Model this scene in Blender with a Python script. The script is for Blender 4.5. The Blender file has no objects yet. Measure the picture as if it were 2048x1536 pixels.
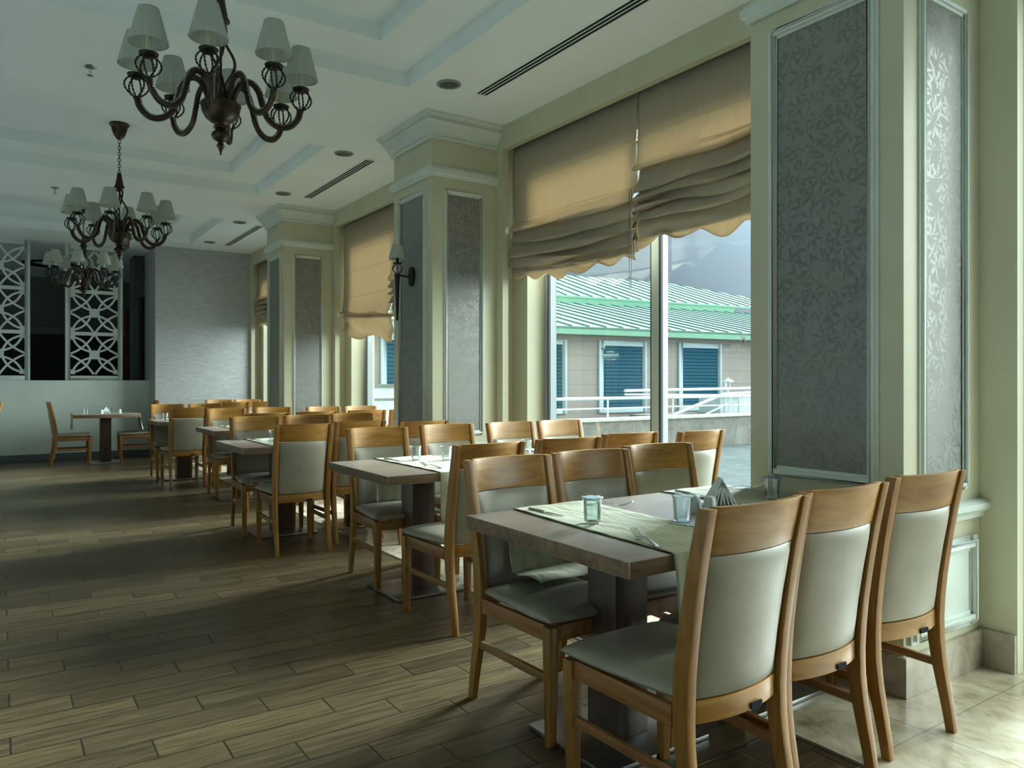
import bpy, bmesh, math, random
from mathutils import Vector, Matrix
random.seed(7)
S = bpy.context.scene
C = S.collection
PI = math.pi
R = math.radians

# ------------------------------------------------------------ camera, light
cam = bpy.data.objects.new('camera', bpy.data.cameras.new('camera'))
C.objects.link(cam)
cam.location = (0, 0, 1.26)
cam.rotation_euler = (R(90), 0, R(-34.23))
cam.data.sensor_width = 36
cam.data.lens = 26.455
cam.data.shift_y = -7 / 2048
cam.data.clip_start = 0.02
cam.data.clip_end = 300
S.camera = cam
S.view_settings.view_transform = 'Standard'
S.view_settings.look = 'None'
S.view_settings.gamma = 1
S.view_settings.exposure = 1.88
S.view_settings.use_curve_mapping = False
S.cycles.max_bounces = 10
S.cycles.diffuse_bounces = 6
S.cycles.glossy_bounces = 4
S.cycles.transmission_bounces = 8
S.cycles.transparent_max_bounces = 12
S.cycles.caustics_reflective = False
S.cycles.caustics_refractive = False
S.cycles.sample_clamp_indirect = 6


class NT:
    """tiny node-tree writer"""
    def __init__(s, tree):
        s.t = tree
        s.n = tree.nodes
        s.n.clear()

    def node(s, kind, **kw):
        nd = s.n.new(kind)
        ins = kw.pop('ins', {})
        for k, v in kw.items():
            setattr(nd, k, v)
        for k, v in ins.items():
            s.put(nd.inputs[k], v)
        return nd

    def put(s, sock, v):
        if isinstance(v, bpy.types.NodeSocket):
            s.t.links.new(v, sock)
        else:
            if sock.type == 'RGBA' and hasattr(v, '__len__') and len(v) == 3:
                v = (*v, 1)
            sock.default_value = v

    def m(s, op, a, b=0.0, c=0.0, clamp=False):
        nd = s.n.new('ShaderNodeMath')
        nd.operation = op
        nd.use_clamp = clamp
        s.put(nd.inputs[0], a)
        s.put(nd.inputs[1], b)
        s.put(nd.inputs[2], c)
        return nd.outputs[0]

    def mix(s, f, a, b, blend='MIX'):
        nd = s.n.new('ShaderNodeMix')
        nd.data_type = 'RGBA'
        nd.blend_type = blend
        s.put(nd.inputs[0], f)
        s.put(nd.inputs[6], a)
        s.put(nd.inputs[7], b)
        return nd.outputs[2]

    def ramp(s, f, *stops):
        nd = s.n.new('ShaderNodeValToRGB')
        cr = nd.color_ramp
        while len(cr.elements) < len(stops):
            cr.elements.new(0.5)
        for e, (p, c) in zip(cr.elements, stops):
            e.position = p
            e.color = (*c, 1) if len(c) == 3 else c
        s.put(nd.inputs[0], f)
        return nd.outputs[0]

    def pos(s, which='Object'):
        return s.node('ShaderNodeTexCoord').outputs[which]

    def xyz(s, v):
        nd = s.node('ShaderNodeSeparateXYZ', ins={0: v})
        return nd.outputs[0], nd.outputs[1], nd.outputs[2]

    def comb(s, x, y, z):
        return s.node('ShaderNodeCombineXYZ', ins={0: x, 1: y, 2: z}).outputs[0]

    def noise(s, v, scale, detail=3, rough=0.5, dist=0.0):
        nd = s.node('ShaderNodeTexNoise', ins={'Scale': scale, 'Detail': detail, 'Roughness': rough, 'Distortion': dist})
        if v is not None:
            s.put(nd.inputs['Vector'], v)
        return nd.outputs['Fac']

    def scale(s, v, sc):
        return s.node('ShaderNodeVectorMath', operation='MULTIPLY', ins={0: v, 1: sc}).outputs[0]

    def bump(s, h, strength=0.2, dist=0.01):
        return s.node('ShaderNodeBump', ins={'Strength': strength, 'Distance': dist, 'Height': h}).outputs[0]

    def out(s, shader, surf='Surface'):
        o = s.node('ShaderNodeOutputMaterial')
        s.t.links.new(shader, o.inputs[surf])


# ------------------------------------------------------------ sky
W = bpy.data.worlds.new('sky')
S.world = W
W.use_nodes = True
w = NT(W.node_tree)
d = w.pos('Generated')
dx, dy, dz = w.xyz(d)
stretched = w.comb(dx, dy, w.m('MULTIPLY', dz, 2.6))
cl = w.noise(stretched, 2.6, 6, 0.55, 0.4)
cloud = w.ramp(cl, (0.36, (0.38, 0.60, 0.76)), (0.50, (0.42, 0.55, 0.65)), (0.60, (0.58, 0.78, 0.88)), (0.72, (0.70, 0.88, 0.95)))
# overcast sky, brighter towards the zenith and around the hidden sun
glow = w.node('ShaderNodeVectorMath', operation='DOT_PRODUCT', ins={0: d, 1: (0.80, -0.52, 0.28)}).outputs['Value']
glow = w.m('POWER', w.m('MAXIMUM', glow, 0.0), 3.0)
el = w.m('MULTIPLY_ADD', w.m('MAXIMUM', dz, 0.0), 0.7, 0.050)
el = w.m('MULTIPLY_ADD', glow, 3.2, el)
cloud = w.mix(w.m('MINIMUM', w.m('MULTIPLY', glow, 3.0), 1.0), cloud, (0.66, 0.74, 0.71))
bg = w.node('ShaderNodeBackground', ins={'Color': cloud, 'Strength': el})
wo = w.node('ShaderNodeOutputWorld')
W.node_tree.links.new(bg.outputs[0], wo.inputs[0])

sun = bpy.data.objects.new('sun', bpy.data.lights.new('sun', 'SUN'))
C.objects.link(sun)
sun.data.energy = 13.0
sun.data.angle = R(34)
sun.data.color = (0.80, 0.955, 1.0)
sun.rotation_euler = Vector((-0.95, -0.16, -0.225)).to_track_quat('-Z', 'Y').to_euler()   # light travels from the window side


# ------------------------------------------------------------ materials
def M(name, build=None, **p):
    m = bpy.data.materials.new(name)
    m.use_nodes = True
    n = NT(m.node_tree)
    bs = n.node('ShaderNodeBsdfPrincipled')
    for k, v in p.items():
        n.put(bs.inputs[{'col': 'Base Color', 'rough': 'Roughness', 'metal': 'Metallic', 'spec': 'Specular IOR Level',
                         'trans': 'Transmission Weight', 'ior': 'IOR', 'coat': 'Coat Weight', 'coatr': 'Coat Roughness', 'coati': 'Coat IOR'}[k]], v)
    if build:
        build(n, bs)
    n.out(bs.outputs[0])
    return m


def speckle(col, amt=0.06, scale=4.0, bump=0.05, bscale=120.0):
    def f(n, bs):
        p = n.pos()
        a = n.noise(p, scale, 4)
        dark = tuple(c * (1 - amt * 2) for c in col)
        n.put(bs.inputs['Base Color'], n.ramp(a, (0.3, dark), (0.7, col)))
        n.put(bs.inputs['Normal'], n.bump(n.noise(p, bscale, 2), bump, 0.002))
    return f


def grain(c1, c2, c3, axis, sc=1.0, rough=0.35):
    """wood: c1 dark line, c2 body, c3 light; axis 0/1/2 the grain runs along"""
    def f(n, bs):
        p = n.pos()
        k = [22.0 * sc] * 3
        k[axis] = 1.6 * sc
        oi = n.node('ShaderNodeObjectInfo').outputs['Random']
        q = n.node('ShaderNodeVectorMath', operation='ADD', ins={0: n.scale(p, k), 1: n.comb(n.m('MULTIPLY', oi, 31.0), oi, oi)}).outputs[0]
        a = n.noise(q, 1.0, 5, 0.62, 1.3)
        fine = n.noise(n.scale(q, (6, 6, 6)), 1.0, 2)
        col = n.ramp(a, (0.30, c1), (0.50, c2), (0.72, c3))
        col = n.mix(n.m('MULTIPLY', fine, 0.22), col, c1)
        tone = n.m('MULTIPLY_ADD', oi, 0.22, 0.89)
        col = n.mix(1.0, col, n.comb(tone, tone, tone), 'MULTIPLY')
        n.put(bs.inputs['Base Color'], col)
        n.put(bs.inputs['Roughness'], n.m('MULTIPLY_ADD', a, 0.15, rough - 0.07))
        n.put(bs.inputs['Normal'], n.bump(fine, 0.03, 0.001))
    return f


cream = (0.56, 0.545, 0.40)
MT = {}
MT['cream'] = M('cream wall paint', speckle(cream, 0.04), rough=0.5)
MT['white'] = M('white trim paint', speckle((0.62, 0.68, 0.63), 0.05, 6), rough=0.4)
MT['plaster'] = M('bounce wall plaster', speckle((0.24, 0.26, 0.255), 0.02), rough=0.8)
MT['bouncetile'] = M('pale bounce tile', speckle((0.72, 0.72, 0.68), 0.05), rough=0.5)
MT['halfwall'] = M('pale green half wall paint', speckle((0.66, 0.75, 0.70), 0.05, 2), rough=0.45)
MT['ceil'] = M('ceiling paint', speckle((0.82, 0.89, 0.90), 0.02, 2), rough=0.8)
MT['screen'] = M('white lacquer', speckle((0.60, 0.66, 0.64), 0.03, 4), rough=0.35)
MT['dark'] = M('opening darkness black', col=(0.006, 0.007, 0.007), rough=0.6)
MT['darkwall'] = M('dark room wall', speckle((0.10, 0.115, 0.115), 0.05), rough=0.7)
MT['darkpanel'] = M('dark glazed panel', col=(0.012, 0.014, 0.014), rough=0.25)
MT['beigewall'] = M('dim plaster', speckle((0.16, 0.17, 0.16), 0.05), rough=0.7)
MT['curtain'] = M('russet curtain cloth', speckle((0.20, 0.055, 0.03), 0.1, 20), rough=0.9)
MT['curtainw'] = M('pale curtain cloth', speckle((0.45, 0.40, 0.34), 0.1, 20), rough=0.9)

H1, H2, H3 = (0.20, 0.085, 0.014), (0.30, 0.145, 0.028), (0.38, 0.20, 0.05)
MT['honeyx'] = M('honey beech, cross grain', grain(H1, H2, H3, 0), coat=0.06, coatr=0.25, spec=0.4)
MT['honeyz'] = M('honey beech, upright grain', grain((0.17, 0.068, 0.010), (0.25, 0.115, 0.021), (0.33, 0.165, 0.038), 2), coat=0.06, coatr=0.25, spec=0.4)
MT['honeyy'] = M('honey beech, long grain', grain((0.12, 0.05, 0.016), (0.23, 0.10, 0.032), (0.30, 0.15, 0.05), 1), coat=0.06, coatr=0.25, spec=0.4)
MT['walnut'] = M('brown laminate top', grain((0.12, 0.075, 0.045), (0.19, 0.125, 0.08), (0.26, 0.18, 0.12), 0, 1.0, 0.30), coat=1.0, coatr=0.40, coati=3.0)
MT['walnutedge'] = M('brown laminate edge band', grain((0.10, 0.06, 0.035), (0.17, 0.11, 0.065), (0.23, 0.155, 0.10), 0, 1.0, 0.5), spec=0.25)
MT['pillar'] = M('dark laminate pillar', grain((0.032, 0.017, 0.010), (0.052, 0.029, 0.018), (0.078, 0.045, 0.028), 2, 1.0, 0.4))
MT['bronze'] = M('aged bronze', speckle((0.055, 0.040, 0.026), 0.2, 30, 0.1), metal=0.75, rough=0.38)
MT['iron'] = M('dark iron', col=(0.02, 0.017, 0.014), metal=0.6, rough=0.45)
MT['bead'] = M('smoky glass beads', col=(0.20, 0.19, 0.15), rough=0.15, metal=0.3)
MT['steel'] = M('brushed steel', speckle((0.42, 0.44, 0.45), 0.08, 30, 0.05), metal=1.0, rough=0.28)
MT['chrome'] = M('cutlery steel', col=(0.62, 0.66, 0.68), metal=1.0, rough=0.16)
MT['candle'] = M('ivory candle tube', col=(0.50, 0.52, 0.38), rough=0.5)
MT['porcelain'] = M('grey white porcelain', col=(0.50, 0.56, 0.54), rough=0.2)
MT['paper'] = M('white paper napkin', speckle((0.70, 0.76, 0.75), 0.03, 20), rough=0.9)
MT['black'] = M('black slot', col=(0.004, 0.004, 0.004), rough=0.9)
MT['tag'] = M('small black maker tag', col=(0.012, 0.014, 0.015), rough=0.85, spec=0.1)
MT['lens'] = M('dark lamp glass', speckle((0.06, 0.075, 0.065), 0.1, 30), rough=0.3)
MT['dirtyring'] = M('grey lamp ring', col=(0.22, 0.26, 0.24), rough=0.5)
MT['alu'] = M('window aluminium', speckle((0.42, 0.47, 0.43), 0.05, 4), rough=0.35)
MT['aluw'] = M('pale window profile', speckle((0.27, 0.31, 0.31), 0.05, 4), rough=0.35)
MT['gasket'] = M('black rubber gasket', col=(0.01, 0.014, 0.02), rough=0.6)
MT['cord'] = M('grey cord', col=(0.16, 0.17, 0.14), rough=0.7)


def leather(n, bs):
    p = n.pos()
    v = n.node('ShaderNodeTexVoronoi', ins={'Vector': p, 'Scale': 420.0}).outputs['Distance']
    a = n.noise(p, 7, 3)
    n.put(bs.inputs['Base Color'], n.ramp(a, (0.3, (0.23, 0.205, 0.15)), (0.7, (0.285, 0.255, 0.19))))
    n.put(bs.inputs['Normal'], n.bump(v, 0.10, 0.0015))


MT['leather'] = M('cream leatherette', leather, rough=0.38)


def cloth(c1, c2):
    def f(n, bs):
        x, y, z = n.xyz(n.pos())
        wv = n.m('ADD', n.m('SINE', n.m('MULTIPLY', x, 3000.0)), n.m('SINE', n.m('MULTIPLY', n.m('ADD', y, z), 3000.0)))
        a = n.noise(n.pos(), 9, 4)
        n.put(bs.inputs['Base Color'], n.ramp(a, (0.3, c1), (0.7, c2)))
        b2 = n.noise(n.scale(n.pos(), (9, 2.2, 2.2)), 2.4, 3, 0.5, 1.2)
        n.put(bs.inputs['Normal'], n.bump(n.m('MULTIPLY_ADD', b2, 1.0, n.m('MULTIPLY', wv, 0.004)), 0.55, 0.012))
    return f


MT['runner'] = M('sage cotton cloth', cloth((0.31, 0.30, 0.19), (0.37, 0.36, 0.235)), rough=0.9)


def wallpaper(dark_axis_scale=11.0, k=0.055):
    """silver paper with clusters of bamboo leaves, the leaves smoother than the ground"""
    def f(n, bs):
        x, y, z = n.xyz(n.pos())
        u = n.m('ADD', x, y)
        total = None
        for sc, off in ((10.0, 0.0), (8.5, 3.7), (9.3, 7.1)):
            v2 = n.comb(n.m('ADD', u, off), n.m('ADD', z, off * 1.3), 0.0)
            vo = n.node('ShaderNodeTexVoronoi', voronoi_dimensions='2D', ins={'Vector': v2, 'Scale': sc, 'Randomness': 0.75})
            dv = n.node('ShaderNodeVectorMath', operation='SUBTRACT', ins={0: v2, 1: vo.outputs['Position']}).outputs[0]
            a, b, _ = n.xyz(dv)
            ang = n.m('ARCTAN2', a, b)
            cr, cg, cb = n.xyz(vo.outputs['Color'])
            rad = n.m('SQRT', n.m('ADD', n.m('MULTIPLY', a, a), n.m('MULTIPLY', b, b)))
            petal = n.m('ABSOLUTE', n.m('COSINE', n.m('MULTIPLY_ADD', ang, 3.5, n.m('MULTIPLY', cr, 6.28))))
            fan = n.m('GREATER_THAN', n.m('COSINE', n.m('SUBTRACT', ang, n.m('MULTIPLY', cg, 6.28))), -0.15)
            # leaf: long lens, pinched at the middle of the cluster
            rr = n.m('DIVIDE', rad, n.m('MULTIPLY_ADD', cb, 0.028, 0.038))
            lens = n.m('MULTIPLY', n.m('MULTIPLY', rr, n.m('SUBTRACT', 1.15, rr)), 2.6)
            width = n.m('SUBTRACT', 1.0, n.m('MULTIPLY', lens, 0.17))
            leaf = n.m('MULTIPLY', n.m('GREATER_THAN', petal, width), n.m('LESS_THAN', rr, 1.1))
            leaf = n.m('MULTIPLY', leaf, fan)
            total = leaf if total is None else n.m('MAXIMUM', total, leaf)
        g = n.noise(n.pos(), 60, 2)
        n.put(bs.inputs['Base Color'], n.mix(total, n.ramp(g, (0.3, (0.21, 0.212, 0.20)), (0.7, (0.245, 0.247, 0.235))), (0.175, 0.18, 0.165)))
        n.put(bs.inputs['Roughness'], n.m('MULTIPLY_ADD', total, -0.17, 0.50))
        n.put(bs.inputs['Metallic'], n.m('MULTIPLY_ADD', total, 0.28, 0.04))
    return f


MT['paperleaf'] = M('silver leaf wallpaper', wallpaper())


def wavepaper(n, bs):
    x, y, z = n.xyz(n.pos())
    q = n.comb(n.m('MULTIPLY', x, 7.0), 0.0, n.m('MULTIPLY', z, 34.0))
    a = n.noise(q, 1.0, 3, 0.5, 0.8)
    n.put(bs.inputs['Base Color'], n.ramp(a, (0.35, (0.38, 0.40, 0.41)), (0.65, (0.47, 0.49, 0.50))))
    n.put(bs.inputs['Normal'], n.bump(a, 0.35, 0.01))


MT['paperwave'] = M('silver rippled wallpaper', wavepaper, rough=0.42, metal=0.15)


def plankfloor(n, bs):
    x, y, z = n.xyz(n.pos())
    H, L, ST = 0.1495, 0.615, 0.205
    yr = n.m('DIVIDE', n.m('SUBTRACT', y, 3.192), H)
    row = n.m('FLOOR', yr)
    fy = n.m('FRACT', n.m('ADD', yr, 100.0))
    xr = n.m('DIVIDE', n.m('ADD', n.m('SUBTRACT', x, 0.028), n.m('MULTIPLY', n.m('ADD', row, 1.0), ST)), L)
    col = n.m('FLOOR', xr)
    fx = n.m('FRACT', n.m('ADD', xr, 100.0))
    ex = n.m('MULTIPLY', n.m('MINIMUM', fx, n.m('SUBTRACT', 1.0, fx)), L)
    ey = n.m('MULTIPLY', n.m('MINIMUM', fy, n.m('SUBTRACT', 1.0, fy)), H)
    edge = n.m('MINIMUM', ex, ey)
    gap = n.m('SUBTRACT', 1.0, n.m('DIVIDE', edge, 0.0060, clamp=True), clamp=True)
    rnd = n.node('ShaderNodeTexWhiteNoise', noise_dimensions='2D', ins={'Vector': n.comb(row, col, 0.0)}).outputs['Value']
    q = n.comb(n.m('MULTIPLY_ADD', x, 2.4, n.m('MULTIPLY', rnd, 40.0)), n.m('MULTIPLY', y, 34.0), n.m('MULTIPLY', rnd, 17.0))
    g = n.noise(q, 1.0, 6, 0.62, 1.8)
    fine = n.noise(n.scale(q, (3, 5, 1)), 1.0, 3)
    body = n.ramp(g, (0.28, (0.022, 0.013, 0.005)), (0.5, (0.072, 0.049, 0.022)), (0.75, (0.13, 0.092, 0.046)))
    tone = n.m('MULTIPLY_ADD', rnd, 0.6, 0.70)
    body = n.mix(1.0, body, n.comb(tone, tone, n.m('MULTIPLY', tone, 0.97)), 'MULTIPLY')
    body = n.mix(n.m('MULTIPLY', fine, 0.25), body, (0.07, 0.055, 0.035))
    n.put(bs.inputs['Base Color'], n.mix(n.m('MULTIPLY', gap, 0.95), body, (0.008, 0.008, 0.006)))
    n.put(bs.inputs['Roughness'], n.m('MULTIPLY_ADD', g, 0.18, 0.27))
    n.put(bs.inputs['Normal'], n.bump(n.m('MULTIPLY_ADD', g, 0.35, n.m('MULTIPLY', gap, -1.4)), 0.30, 0.003))


MT['floor'] = M('wood look tile', plankfloor, spec=0.32)


def travertine(size, c1, c2, c3, rough=0.10):
    def f(n, bs):
        p = n.pos()
        x, y, z = n.xyz(p)
        a = n.noise(p, 3.0, 7, 0.62, 0.9)
        b = n.noise(n.scale(p, (2.2, 1.4, 2)), 4.0, 6, 0.65, 1.5)
        v = n.m('MULTIPLY_ADD', a, 0.6, n.m('MULTIPLY', b, 0.4))
        body = n.ramp(v, (0.34, c1), (0.48, c2), (0.62, c3))
        fx = n.m('FRACT', n.m('DIVIDE', n.m('ADD', x, 50.05), size))
        fy = n.m('FRACT', n.m('DIVIDE', n.m('ADD', y, 50.2), size))
        ex = n.m('MINIMUM', fx, n.m('SUBTRACT', 1.0, fx))
        ey = n.m('MINIMUM', fy, n.m('SUBTRACT', 1.0, fy))
        gap = n.m('LESS_THAN', n.m('MINIMUM', ex, ey), 0.003 / size)
        n.put(bs.inputs['Base Color'], n.mix(n.m('MULTIPLY', gap, 0.55), body, (0.12, 0.10, 0.07)))
        n.put(bs.inputs['Roughness'], n.m('MULTIPLY_ADD', v, 0.25, rough))
    return f


MT['marble'] = M('travertine tile', travertine(0.6, (0.20, 0.15, 0.095), (0.42, 0.36, 0.255), (0.56, 0.51, 0.40)), spec=0.6)
MT['skirt'] = M('travertine skirting', travertine(7.77, (0.20, 0.16, 0.11), (0.32, 0.27, 0.20), (0.42, 0.38, 0.29)))
MT['terrace'] = M('pale terrace paving', travertine(0.45, (0.075, 0.082, 0.082), (0.092, 0.102, 0.102), (0.11, 0.12, 0.118), 0.7), spec=0.0)
MT['parapet'] = M('weathered parapet stone', travertine(9.9, (0.11, 0.11, 0.095), (0.16, 0.158, 0.14), (0.21, 0.205, 0.185), 0.7), spec=0.1)
MT['coping'] = M('parapet coping', speckle((0.45, 0.47, 0.43), 0.12, 8), rough=0.7)
MT['rail'] = M('white painted rail', col=(0.48, 0.53, 0.53), rough=0.4)
MT['render'] = M('white render', speckle((0.45, 0.52, 0.52), 0.06, 3), rough=0.8)


def siding(n, bs):
    x, y, z = n.xyz(n.pos())
    fz = n.m('FRACT', n.m('DIVIDE', n.m('SUBTRACT', z, 0.16), 0.335))
    ln = n.m('LESS_THAN', fz, 0.045)
    a = n.noise(n.pos(), 1.5, 4)
    n.put(bs.inputs['Base Color'], n.mix(n.m('MULTIPLY', ln, 0.5), n.ramp(a, (0.3, (0.255, 0.225, 0.20)), (0.7, (0.295, 0.262, 0.235))), (0.12, 0.12, 0.11)))


MT['siding'] = M('pinkish beige siding', siding, rough=0.8)
MT['roof'] = M('mint green metal roof', speckle((0.19, 0.36, 0.265), 0.03, 2), rough=0.75)
MT['seam'] = M('roof seam metal', col=(0.085, 0.18, 0.14), rough=0.7)
MT['fascia'] = M('green fascia metal', speckle((0.155, 0.33, 0.235), 0.04, 2), rough=0.7)
MT['shutter'] = M('blue slatted shutter', col=(0.010, 0.075, 0.12), rough=0.8, spec=0.2)
MT['shframe'] = M('pale blue frame paint', col=(0.38, 0.48, 0.52), rough=0.6)


def thin(name, col, trans_col, t, rough=0.9, bump=None):
    """woven cloth that lets light through"""
    m = bpy.data.materials.new(name)
    m.use_nodes = True
    n = NT(m.node_tree)
    p = n.pos()
    a = n.noise(n.scale(p, (1, 30, 1.0)), 1.0, 3)
    ba = n.noise(p, 6.0, 4, 0.5, 0.8)
    hgt = n.bump(n.m('ADD', n.m('MULTIPLY', ba, 1.0), n.m('MULTIPLY', n.noise(p, 300, 2), 0.05)), 0.5, 0.02)
    c1 = n.mix(a, tuple(c * 0.88 for c in col), col)
    c2 = n.mix(a, tuple(c * 0.80 for c in trans_col), trans_col)
    d1 = n.node('ShaderNodeBsdfDiffuse', ins={'Color': c1, 'Normal': hgt})
    d2 = n.node('ShaderNodeBsdfTranslucent', ins={'Color': c2, 'Normal': hgt})
    mx = n.node('ShaderNodeMixShader', ins={0: t, 1: d1.outputs[0], 2: d2.outputs[0]})
    n.out(mx.outputs[0])
    return m


MT['blind'] = thin('tan blind cloth', (0.60, 0.51, 0.385), (0.52, 0.41, 0.265), 0.30)
MT['blindback'] = M('tan opaque backing', speckle((0.20, 0.17, 0.12), 0.05, 20), rough=0.95)
MT['shade'] = thin('pleated ivory shade cloth', (0.55, 0.60, 0.54), (0.55, 0.58, 0.50), 0.35)


def clearglass(name, tint=(0.97, 1.0, 1.0), ior=1.45, gloss=0.07):
    """window glass: sees through, mirrors at grazing angles"""
    m = bpy.data.materials.new(name)
    m.use_nodes = True
    n = NT(m.node_tree)
    tr = n.node('ShaderNodeBsdfTransparent', ins={'Color': tint})
    gl = n.node('ShaderNodeBsdfGlossy', ins={'Color': (1, 1, 1), 'Roughness': 0.02})
    fr = n.node('ShaderNodeFresnel', ins={'IOR': ior})
    f = n.m('MULTIPLY', fr.outputs[0], gloss)
    mx = n.node('ShaderNodeMixShader', ins={0: f, 1: tr.outputs[0], 2: gl.outputs[0]})
    n.out(mx.outputs[0])
    return m


MT['glass'] = clearglass('window glass')
MT['cup'] = clearglass('clear plastic', (0.93, 0.97, 0.97), 1.6, 0.8)
MT['water'] = clearglass('still water', (0.95, 0.985, 0.98), 1.33, 0.8)
MT['film'] = M('silvery lid film', speckle((0.62, 0.74, 0.80), 0.15, 60, 0.4, 150), rough=0.25, metal=0.2)
MT['filmblue'] = M('blue printed lid film', speckle((0.16, 0.20, 0.42), 0.3, 60, 0.4, 150), rough=0.25)
MT['etch'] = M('white etched lettering', col=(0.62, 0.70, 0.66), rough=0.7)


# ------------------------------------------------------------ mesh helpers
class MB:
    def __init__(s):
        s.v, s.f, s.sm, s.mi = [], [], [], []

    def add(s, vs, fs, smooth=False, mi=0):
        o = len(s.v)
        s.v += [tuple(v) for v in vs]
        s.f += [tuple(i + o for i in f) for f in fs]
        s.sm += [smooth] * len(fs)
        s.mi += [mi] * len(fs)
        return s

    def box(s, x0, x1, y0, y1, z0, z1, mi=0, M_=None):
        vs = [Vector((x, y, z)) for z in (z0, z1) for y in (y0, y1) for x in (x0, x1)]
        if M_ is not None:
            vs = [M_ @ v for v in vs]
        return s.add(vs, [(0, 2, 3, 1), (4, 5, 7, 6), (0, 1, 5, 4), (2, 6, 7, 3), (0, 4, 6, 2), (1, 3, 7, 5)], False, mi)

    def prism(s, pts, n, M_=None, mi=0, smooth=False):
        """closed outline pts (list of Vector), swept by vector n"""
        k = len(pts)
        vs = [Vector(p) for p in pts] + [Vector(p) + Vector(n) for p in pts]
        if M_ is not None:
            vs = [M_ @ v for v in vs]
        s.add(vs, [tuple(range(k))[::-1], tuple(range(k, 2 * k))], False, mi)
        o = len(s.v) - 2 * k
        for i in range(k):
            j = (i + 1) % k
            s.f.append((o + i, o + j, o + k + j, o + k + i))
            s.sm.append(smooth)
            s.mi.append(mi)
        return s

    def lathe(s, prof, seg=24, c=(0, 0, 0), smooth=True, ripple=0.0, nr=0, mi=0, cap=True):
        vs, fs = [], []
        for r, z in prof:
            for i in range(seg):
                a = 2 * PI * i / seg
                rr = r * (1 + (ripple * math.cos(nr * a) if ripple else 0))
                vs.append((c[0] + rr * math.cos(a), c[1] + rr * math.sin(a), c[2] + z))
        for j in range(len(prof) - 1):
            for i in range(seg):
                k = (i + 1) % seg
                fs.append((j * seg + i, j * seg + k, (j + 1) * seg + k, (j + 1) * seg + i))
        s.add(vs, fs, smooth, mi)
        if cap:
            o = len(s.v) - len(vs)
            if prof[0][0] > 1e-5:
                s.f.append(tuple(o + i for i in range(seg))[::-1]); s.sm.append(False); s.mi.append(mi)
            if prof[-1][0] > 1e-5:
                s.f.append(tuple(o + (len(prof) - 1) * seg + i for i in range(seg))); s.sm.append(False); s.mi.append(mi)
        return s

    def tube(s, pts, rad, seg=8, smooth=True, closed=False, mi=0, sx=1.0, sy=1.0):
        pts = [Vector(p) for p in pts]
        n = len(pts)
        rf = rad if callable(rad) else (lambda i: rad)
        T = []
        for i in range(n):
            a = pts[(i - 1) % n] if (closed or i > 0) else pts[i]
            b = pts[(i + 1) % n] if (closed or i < n - 1) else pts[i]
            T.append((b - a).normalized())
        up = Vector((0, 0, 1)) if abs(T[0].z) < 0.9 else Vector((1, 0, 0))
        nrm = (up - T[0] * up.dot(T[0])).normalized()
        vs = []
        for i in range(n):
            nrm = (nrm - T[i] * nrm.dot(T[i])).normalized()
            bi = T[i].cross(nrm)
            r = rf(i)
            for k in range(seg):
                a = 2 * PI * (k + 0.5) / seg
                vs.append(pts[i] + (nrm * math.cos(a) * sx + bi * math.sin(a) * sy) * r)
        fs = []
        for i in range(n if closed else n - 1):
            j = (i + 1) % n
            for k in range(seg):
                l = (k + 1) % seg
                fs.append((i * seg + k, i * seg + l, j * seg + l, j * seg + k))
        s.add(vs, fs, smooth, mi)
        if not closed:
            o = len(s.v) - len(vs)
            s.f += [tuple(o + k for k in range(seg))[::-1], tuple(o + (n - 1) * seg + k for k in range(seg))]
            s.sm += [False, False]
            s.mi += [mi, mi]
        return s

    def sheet(s, fn, nu, nv, thick=None, smooth=True, mi=0):
        """surface fn(u,v); thick = function(u,v) giving the offset vector of its back, for a closed slab"""
        vs = [fn(i / nu, j / nv) for j in range(nv + 1) for i in range(nu + 1)]
        q = nu + 1
        fs = [(j * q + i, j * q + i + 1, (j + 1) * q + i + 1, (j + 1) * q + i) for j in range(nv) for i in range(nu)]
        if thick is None:
            return s.add(vs, fs, smooth, mi)
        N = len(vs)
        back = [Vector(vs[j * q + i]) + Vector(thick(i / nu, j / nv)) for j in range(nv + 1) for i in range(q)]
        fb = [tuple(N + a for a in f)[::-1] for f in fs]
        rim = [j for j in range(q)] + [j * q + nu for j in range(1, nv + 1)] + [nv * q + i for i in range(nu - 1, -1, -1)] + [j * q for j in range(nv - 1, 0, -1)]
        fr = [(rim[k], N + rim[k], N + rim[(k + 1) % len(rim)], rim[(k + 1) % len(rim)]) for k in range(len(rim))]
        s.add(vs + back, fs + fb + fr, smooth, mi)
        return s

    def ring(s, A, B, z):
        """flat frame between rectangle A (outer) and B (inner), both x0,x1,y0,y1, facing down"""
        a = [(A[0], A[2]), (A[1], A[2]), (A[1], A[3]), (A[0], A[3])]
        b = [(B[0], B[2]), (B[1], B[2]), (B[1], B[3]), (B[0], B[3])]
        vs = [(x, y, z) for x, y in a + b]
        return s.add(vs, [(i, 4 + i, 4 + (i + 1) % 4, (i + 1) % 4) for i in range(4)])


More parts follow.
